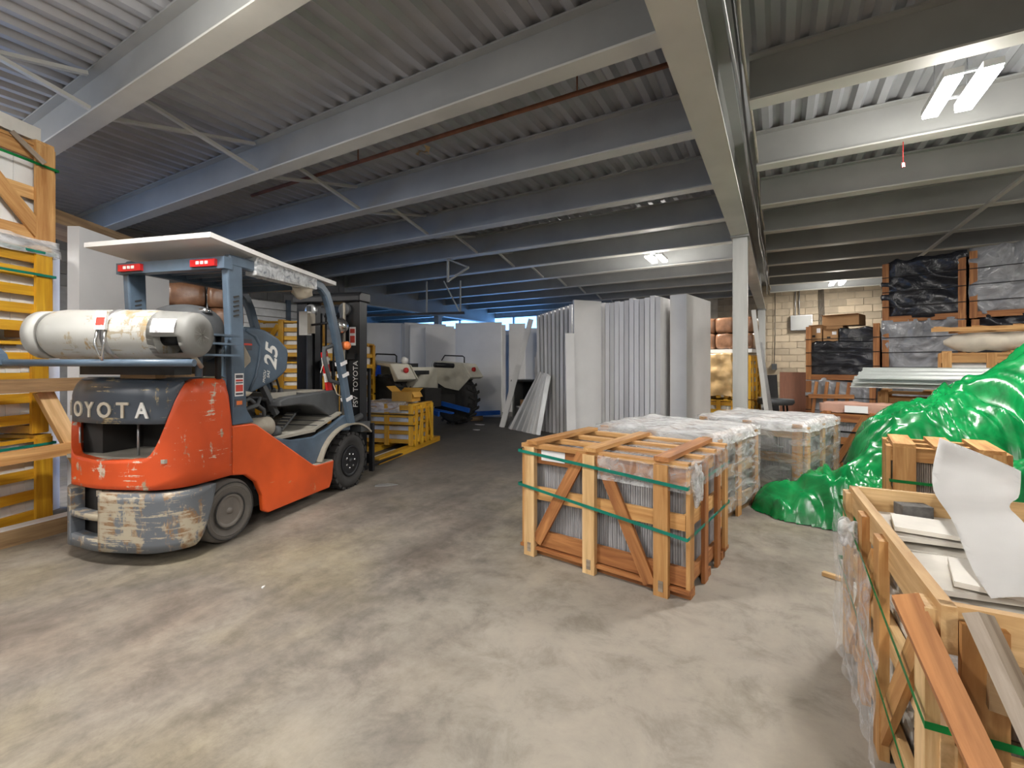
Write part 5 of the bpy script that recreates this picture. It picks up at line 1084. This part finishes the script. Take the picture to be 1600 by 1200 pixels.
# office clutter behind the strips
tb = thing('desk', 'dark desk with curved top behind the leaning boards', 'desk', (-4.75, 9.45, 0), R_(10))
bbox('top', -.55, .55, -.35, .35, .92, .96, 'black_metal', tb, .02, 2)
for dx in (-.5, .5): bbox('side', dx-.02, dx+.02, -.33, .33, 0, .92, 'steel_paint', tb, .004)
bbox('back', -.5, .5, .30, .33, .2, .92, 'black_metal', tb, 0)
for i, z in enumerate((.965, 1.225)):
    f_ = thing('file_box', ['white file box on the desk, lower one', 'white file box on the desk, upper one'][i], 'box', (-4.55, 9.4, z), R_(8)); bbox('body', -.2, .2, -.16, .16, 0, .21, 'paper', f_, .004); bbox('lid', -.21, .21, -.17, .17, .19, .25, 'paper', f_, .004); bbox('hand_hole', -.05, .05, -.162, -.159, .10, .135, 'dark_grime_shade', f_, 0)
for i in range(4): tag(bbox('paper_bundle', -.22, .22, -.16, .16, 0, .11, 'paper', None, .02), ['lowest white bundle above the file boxes', 'second white bundle above the file boxes', 'third white bundle above the file boxes', 'topmost white bundle above the file boxes'][i], 'bundle').matrix_basis = Matrix.Translation((-4.5+.02*i, 9.4, 1.48+i*.115)) @ Matrix.Rotation(R_(8+5*i), 4, 'Z')
pa = thing('pail', 'white pail holding a brown carton near the strip fan', 'pail', (-4.78, 8.85, 0)); bm = B(); lathe(bm, [(0, 0), (.15, 0), (.185, .38), (.195, .38), (.195, .40), (.18, .40), (.15, .03), (0, .03)], 28, 'z'); obj('body', bm, 'pail', pa); tubeo('handle', [(-.19, 0, .37), (-.15, -.12, .28), (0, -.19, .24), (.15, -.12, .28), (.19, 0, .37)], .005, 'galv', pa, 6)
carton('small brown carton sticking out of the white pail', (-4.78, 8.85, .035), R_(15), .18, .16, .50, mark=False)
# back-left panels
panel('big flat white panel standing alone beyond the tractor', (-7.10, 9.42), math.atan2(.33, 1.15), 1.21, 2.36, .07)
for i, (p, a, wd, ht, lb) in enumerate([((-9.9, 8.75), R_(35), 1.2, 2.44, 'grey-lit white panel far left behind the tractor'), ((-8.85, 9.35), R_(60), 1.2, 2.42, 'white panel edge-on behind the tractor, first of four'), ((-8.70, 9.30), R_(62), 1.2, 2.44, 'white panel edge-on behind the tractor, second of four'), ((-8.50, 9.28), R_(50), 1.2, 2.36, 'white panel behind the tractor, third of four'), ((-8.15, 9.5), R_(55), 1.2, 2.3, 'white panel behind the tractor, fourth of four'),
        ((-9.8, 12.6), R_(12), 1.2, 2.44, 'bluish white panel in the far left bay, left one'), ((-8.5, 12.9), R_(14), 1.2, 2.44, 'bluish white panel in the far left bay, middle one'), ((-7.25, 12.4), R_(25), 1.1, 2.44, 'bluish white panel in the far left bay, right one'),
        ((-6.9, 10.6), R_(30), .5, 2.40, 'white panel just behind the lone flat panel'), ((-6.45, 11.0), R_(20), .45, 2.44, 'narrow bluish panel right of the lone flat panel'), ((-5.9, 12.2), R_(15), 1.0, 2.44, 'bluish panel behind the leaning boards')]): panel(lb, p, a, wd, ht, .07)
# ------------------------------------------------------------------ behind the column
crate('slab_crate', 'yellow slat crate on the floor behind the square column', (-.87, 9.75, 0), R_(-8), .9, .8, .62, 'yellow_paint', (.1, .25, .4, .55), .07, 4, 3, .08)
pack('slab_pack', 'white slabs in the crate behind the square column', 'slabs', (-.87, 9.75, 0), R_(-8), -.4, .4, .05, .75, .07, .58, 'white_slab', 8)
c = crate('slab_crate', 'yellow slat crate under amber film behind the square column', (-.87, 9.75, .66), R_(-8), .9, .8, .80, 'yellow_paint', (.1, .27, .44, .61, .75), .07, 4, 3, .08)
pack('slab_pack', 'slabs in the upper crate behind the square column', 'slabs', (-.87, 9.75, .66), R_(-8), -.4, .4, .05, .75, .07, .76, 'white_slab', 8)
plain('amber_film', (.62, .42, .2), .3, 0, .2, 6, (1, 1, 1), .5); wrapfilm('film_cover', 'amber film', c, 0, -.5, .12, -.06, .84, .05, .86, 'amber_film', .05)
tag(bbox('white_tray', -.55, .5, -.4, .4, 0, .07, 'white_paint', None, .01), 'white flat board on the amber-wrapped crate', 'board').matrix_basis = Matrix.Translation((-.86, 10.15, 1.53)) @ Matrix.Rotation(R_(-8), 4, 'Z')
lumpy('insulation_bundle', 'red-brown wrapped bundles on the white board behind the column', (-.86, 10.15, 1.605), R_(-8), 1.0, .7, .62, 'brown_wrap', 3, 5)
tag(plank('white_pole', (-.12, 9.15, 0), (-.37, 9.0, 2.25), .07, .03, 'white_paint', None, (0, -1, 0)), 'long white pole leaning right of the square column', 'pole'); tag(plank('grey_pole', (-.05, 9.4, 0), (-.28, 9.3, 1.7), .07, .03, 'galv', None, (0, -1, 0)), 'grey pole leaning behind the white one', 'pole')
# ------------------------------------------------------------------ by the block wall
cdr = thing('kitchen_cabinet', 'reddish wooden kitchen cabinet standing by the block wall', 'cabinet', (.03, 11.05, 0), R_(-14)); bbox('panel', .05, .45, .005, .02, .05, 1.1, 'cabinet_wood', cdr, .004)
for x in (0, .44): bbox('stile', x, x+.06, -.005, .025, 0, 1.15, 'cabinet_wood', cdr, .004)
for z in (0, 1.08): bbox('rail', .06, .44, -.005, .025, z, z+.07, 'cabinet_wood', cdr, .004)
bbox('edge_box', 0, .5, .026, .30, 0, 1.14, 'cabinet_wood', cdr, .004)
sl = thing('stool', 'dark round padded stool beside the cabinet door', 'stool', (-.04, 9.95, 0)); bm = B(); lathe(bm, [(0, .56), (.28, .56), (.31, .60), (.30, .66), (0, .68)], 28, 'z'); obj('seat', bm, 'dash_plastic', sl)
for a in range(4): tubeo('leg', [(.22*math.cos(a*PI/2+.6), .22*math.sin(a*PI/2+.6), .56), (.28*math.cos(a*PI/2+.6), .28*math.sin(a*PI/2+.6), 0)], .016, 'black_metal', sl)
tag(plank('black_board', (-.10, 11.05, .0), (-.16, 11.2, 1.08), .28, .04, 'black_metal', None, (0, -1, 0)), 'black folded board leaning left of the cabinet door', 'board')
wbx = thing('appliance_box', 'white appliance box right of the cabinet door', 'box', (.95, 11.0, 0), R_(-14)); bbox('body', 0, .3, 0, .4, 0, .9, 'paper', wbx, .01); bbox('seam', -.002, .302, -.003, 0, .40, .41, 'dark_grime_shade', wbx, 0); bbox('band', -.002, .302, -.003, 0, .20, .21, 'dark_grime_shade', wbx, 0)
eb = thing('electrical_box', 'grey electrical box fixed on the block wall', 'electrical box', (.60, YW-.025, 2.33)); bbox('body', -.27, .27, -.16, 0, 0, .44, 'galv', eb, .01); bbox('door', -.25, .25, -.172, -.16, .02, .42, 'steel_paint', eb, .006); bbox('latch', .24, .27, -.18, -.172, .2, .3, 'chrome', eb, .003)
for dx in (-.15, -.05): tubeo('conduit', [(dx, -.06, .44), (dx, -.06, 1.2)], .014, 'galv', eb, 6)
for k in range(5): tubeo('cable', [(.42+.035*k, -.04, -.4+.1*k), (.45+.03*k, -.04, .4), (.43+.03*k, -.05, 1.0+.04*k), (.44+.03*k, -.04, 1.35)], .007, 'strap_black', eb, 6)
for k in range(3): tubeo('cable', [(.28+.04*k, -.1, .0), (.32+.04*k, -.1, -.25), (.46+.03*k, -.08, -.45)], .008, 'strap_black', eb, 6)
pc = thing('drop_cord', 'thin cord with plug hanging down the block wall', 'cord', (-.10, YW-.09, 1.25)); tubeo('cord', [(0, 0, .06), (.02, 0, 1.0), (.02, 0, 2.5)], .009, 'strap_black', pc, 6); bbox('plug', -.07, .07, -.03, .06, -.1, .08, 'dash_plastic', pc, .02)
tag(bbox('wall_bracket', 0, .06, -.04, 0, 1.05, 1.95, 'dash_plastic', None, .004), 'dark narrow bracket fixed to the block wall beside the tarped crate', 'bracket').matrix_basis = Matrix.Translation((1.02, YW-.02, .1))
# floor litter
for i, (x, y, s_, lb) in enumerate([(-5.6, 8.3, .16, 'white scrap on the dark floor before the lone panel'), (-4.9, 8.9, .2, 'white strip scrap near the long leaning board'), (-6.1, 9.0, .12, 'small white scrap by the blue channel'), (-3.68, 3.62, .16, 'flat grey scrap at the front tyre'), (-2.6, 1.6, .02, 'tiny white crumb on the near floor'), (-5.2, 7.6, .1, 'pale scrap on the dark aisle floor')]):
    bm = B(); vs = [bm.verts.new((s_*math.cos(a)*(1 if k % 2 else .6), s_*.35*math.sin(a), 0)) for k, a in enumerate([2*PI*q/7 for q in range(7)])]; bm.faces.new(vs); r_ = bmesh.ops.extrude_face_region(bm, geom=bm.faces[:]); bmesh.ops.translate(bm, vec=(0, 0, .006), verts=[v for v in r_['geom'] if isinstance(v, bmesh.types.BMVert)])
    bmesh.ops.recalc_face_normals(bm, faces=bm.faces[:]); tag(obj('litter', bm, 'paper' if i != 3 else 'galv', None, Matrix.Translation((x, y, .001)) @ Matrix.Rotation(i*1.3, 4, 'Z')), lb, 'litter')
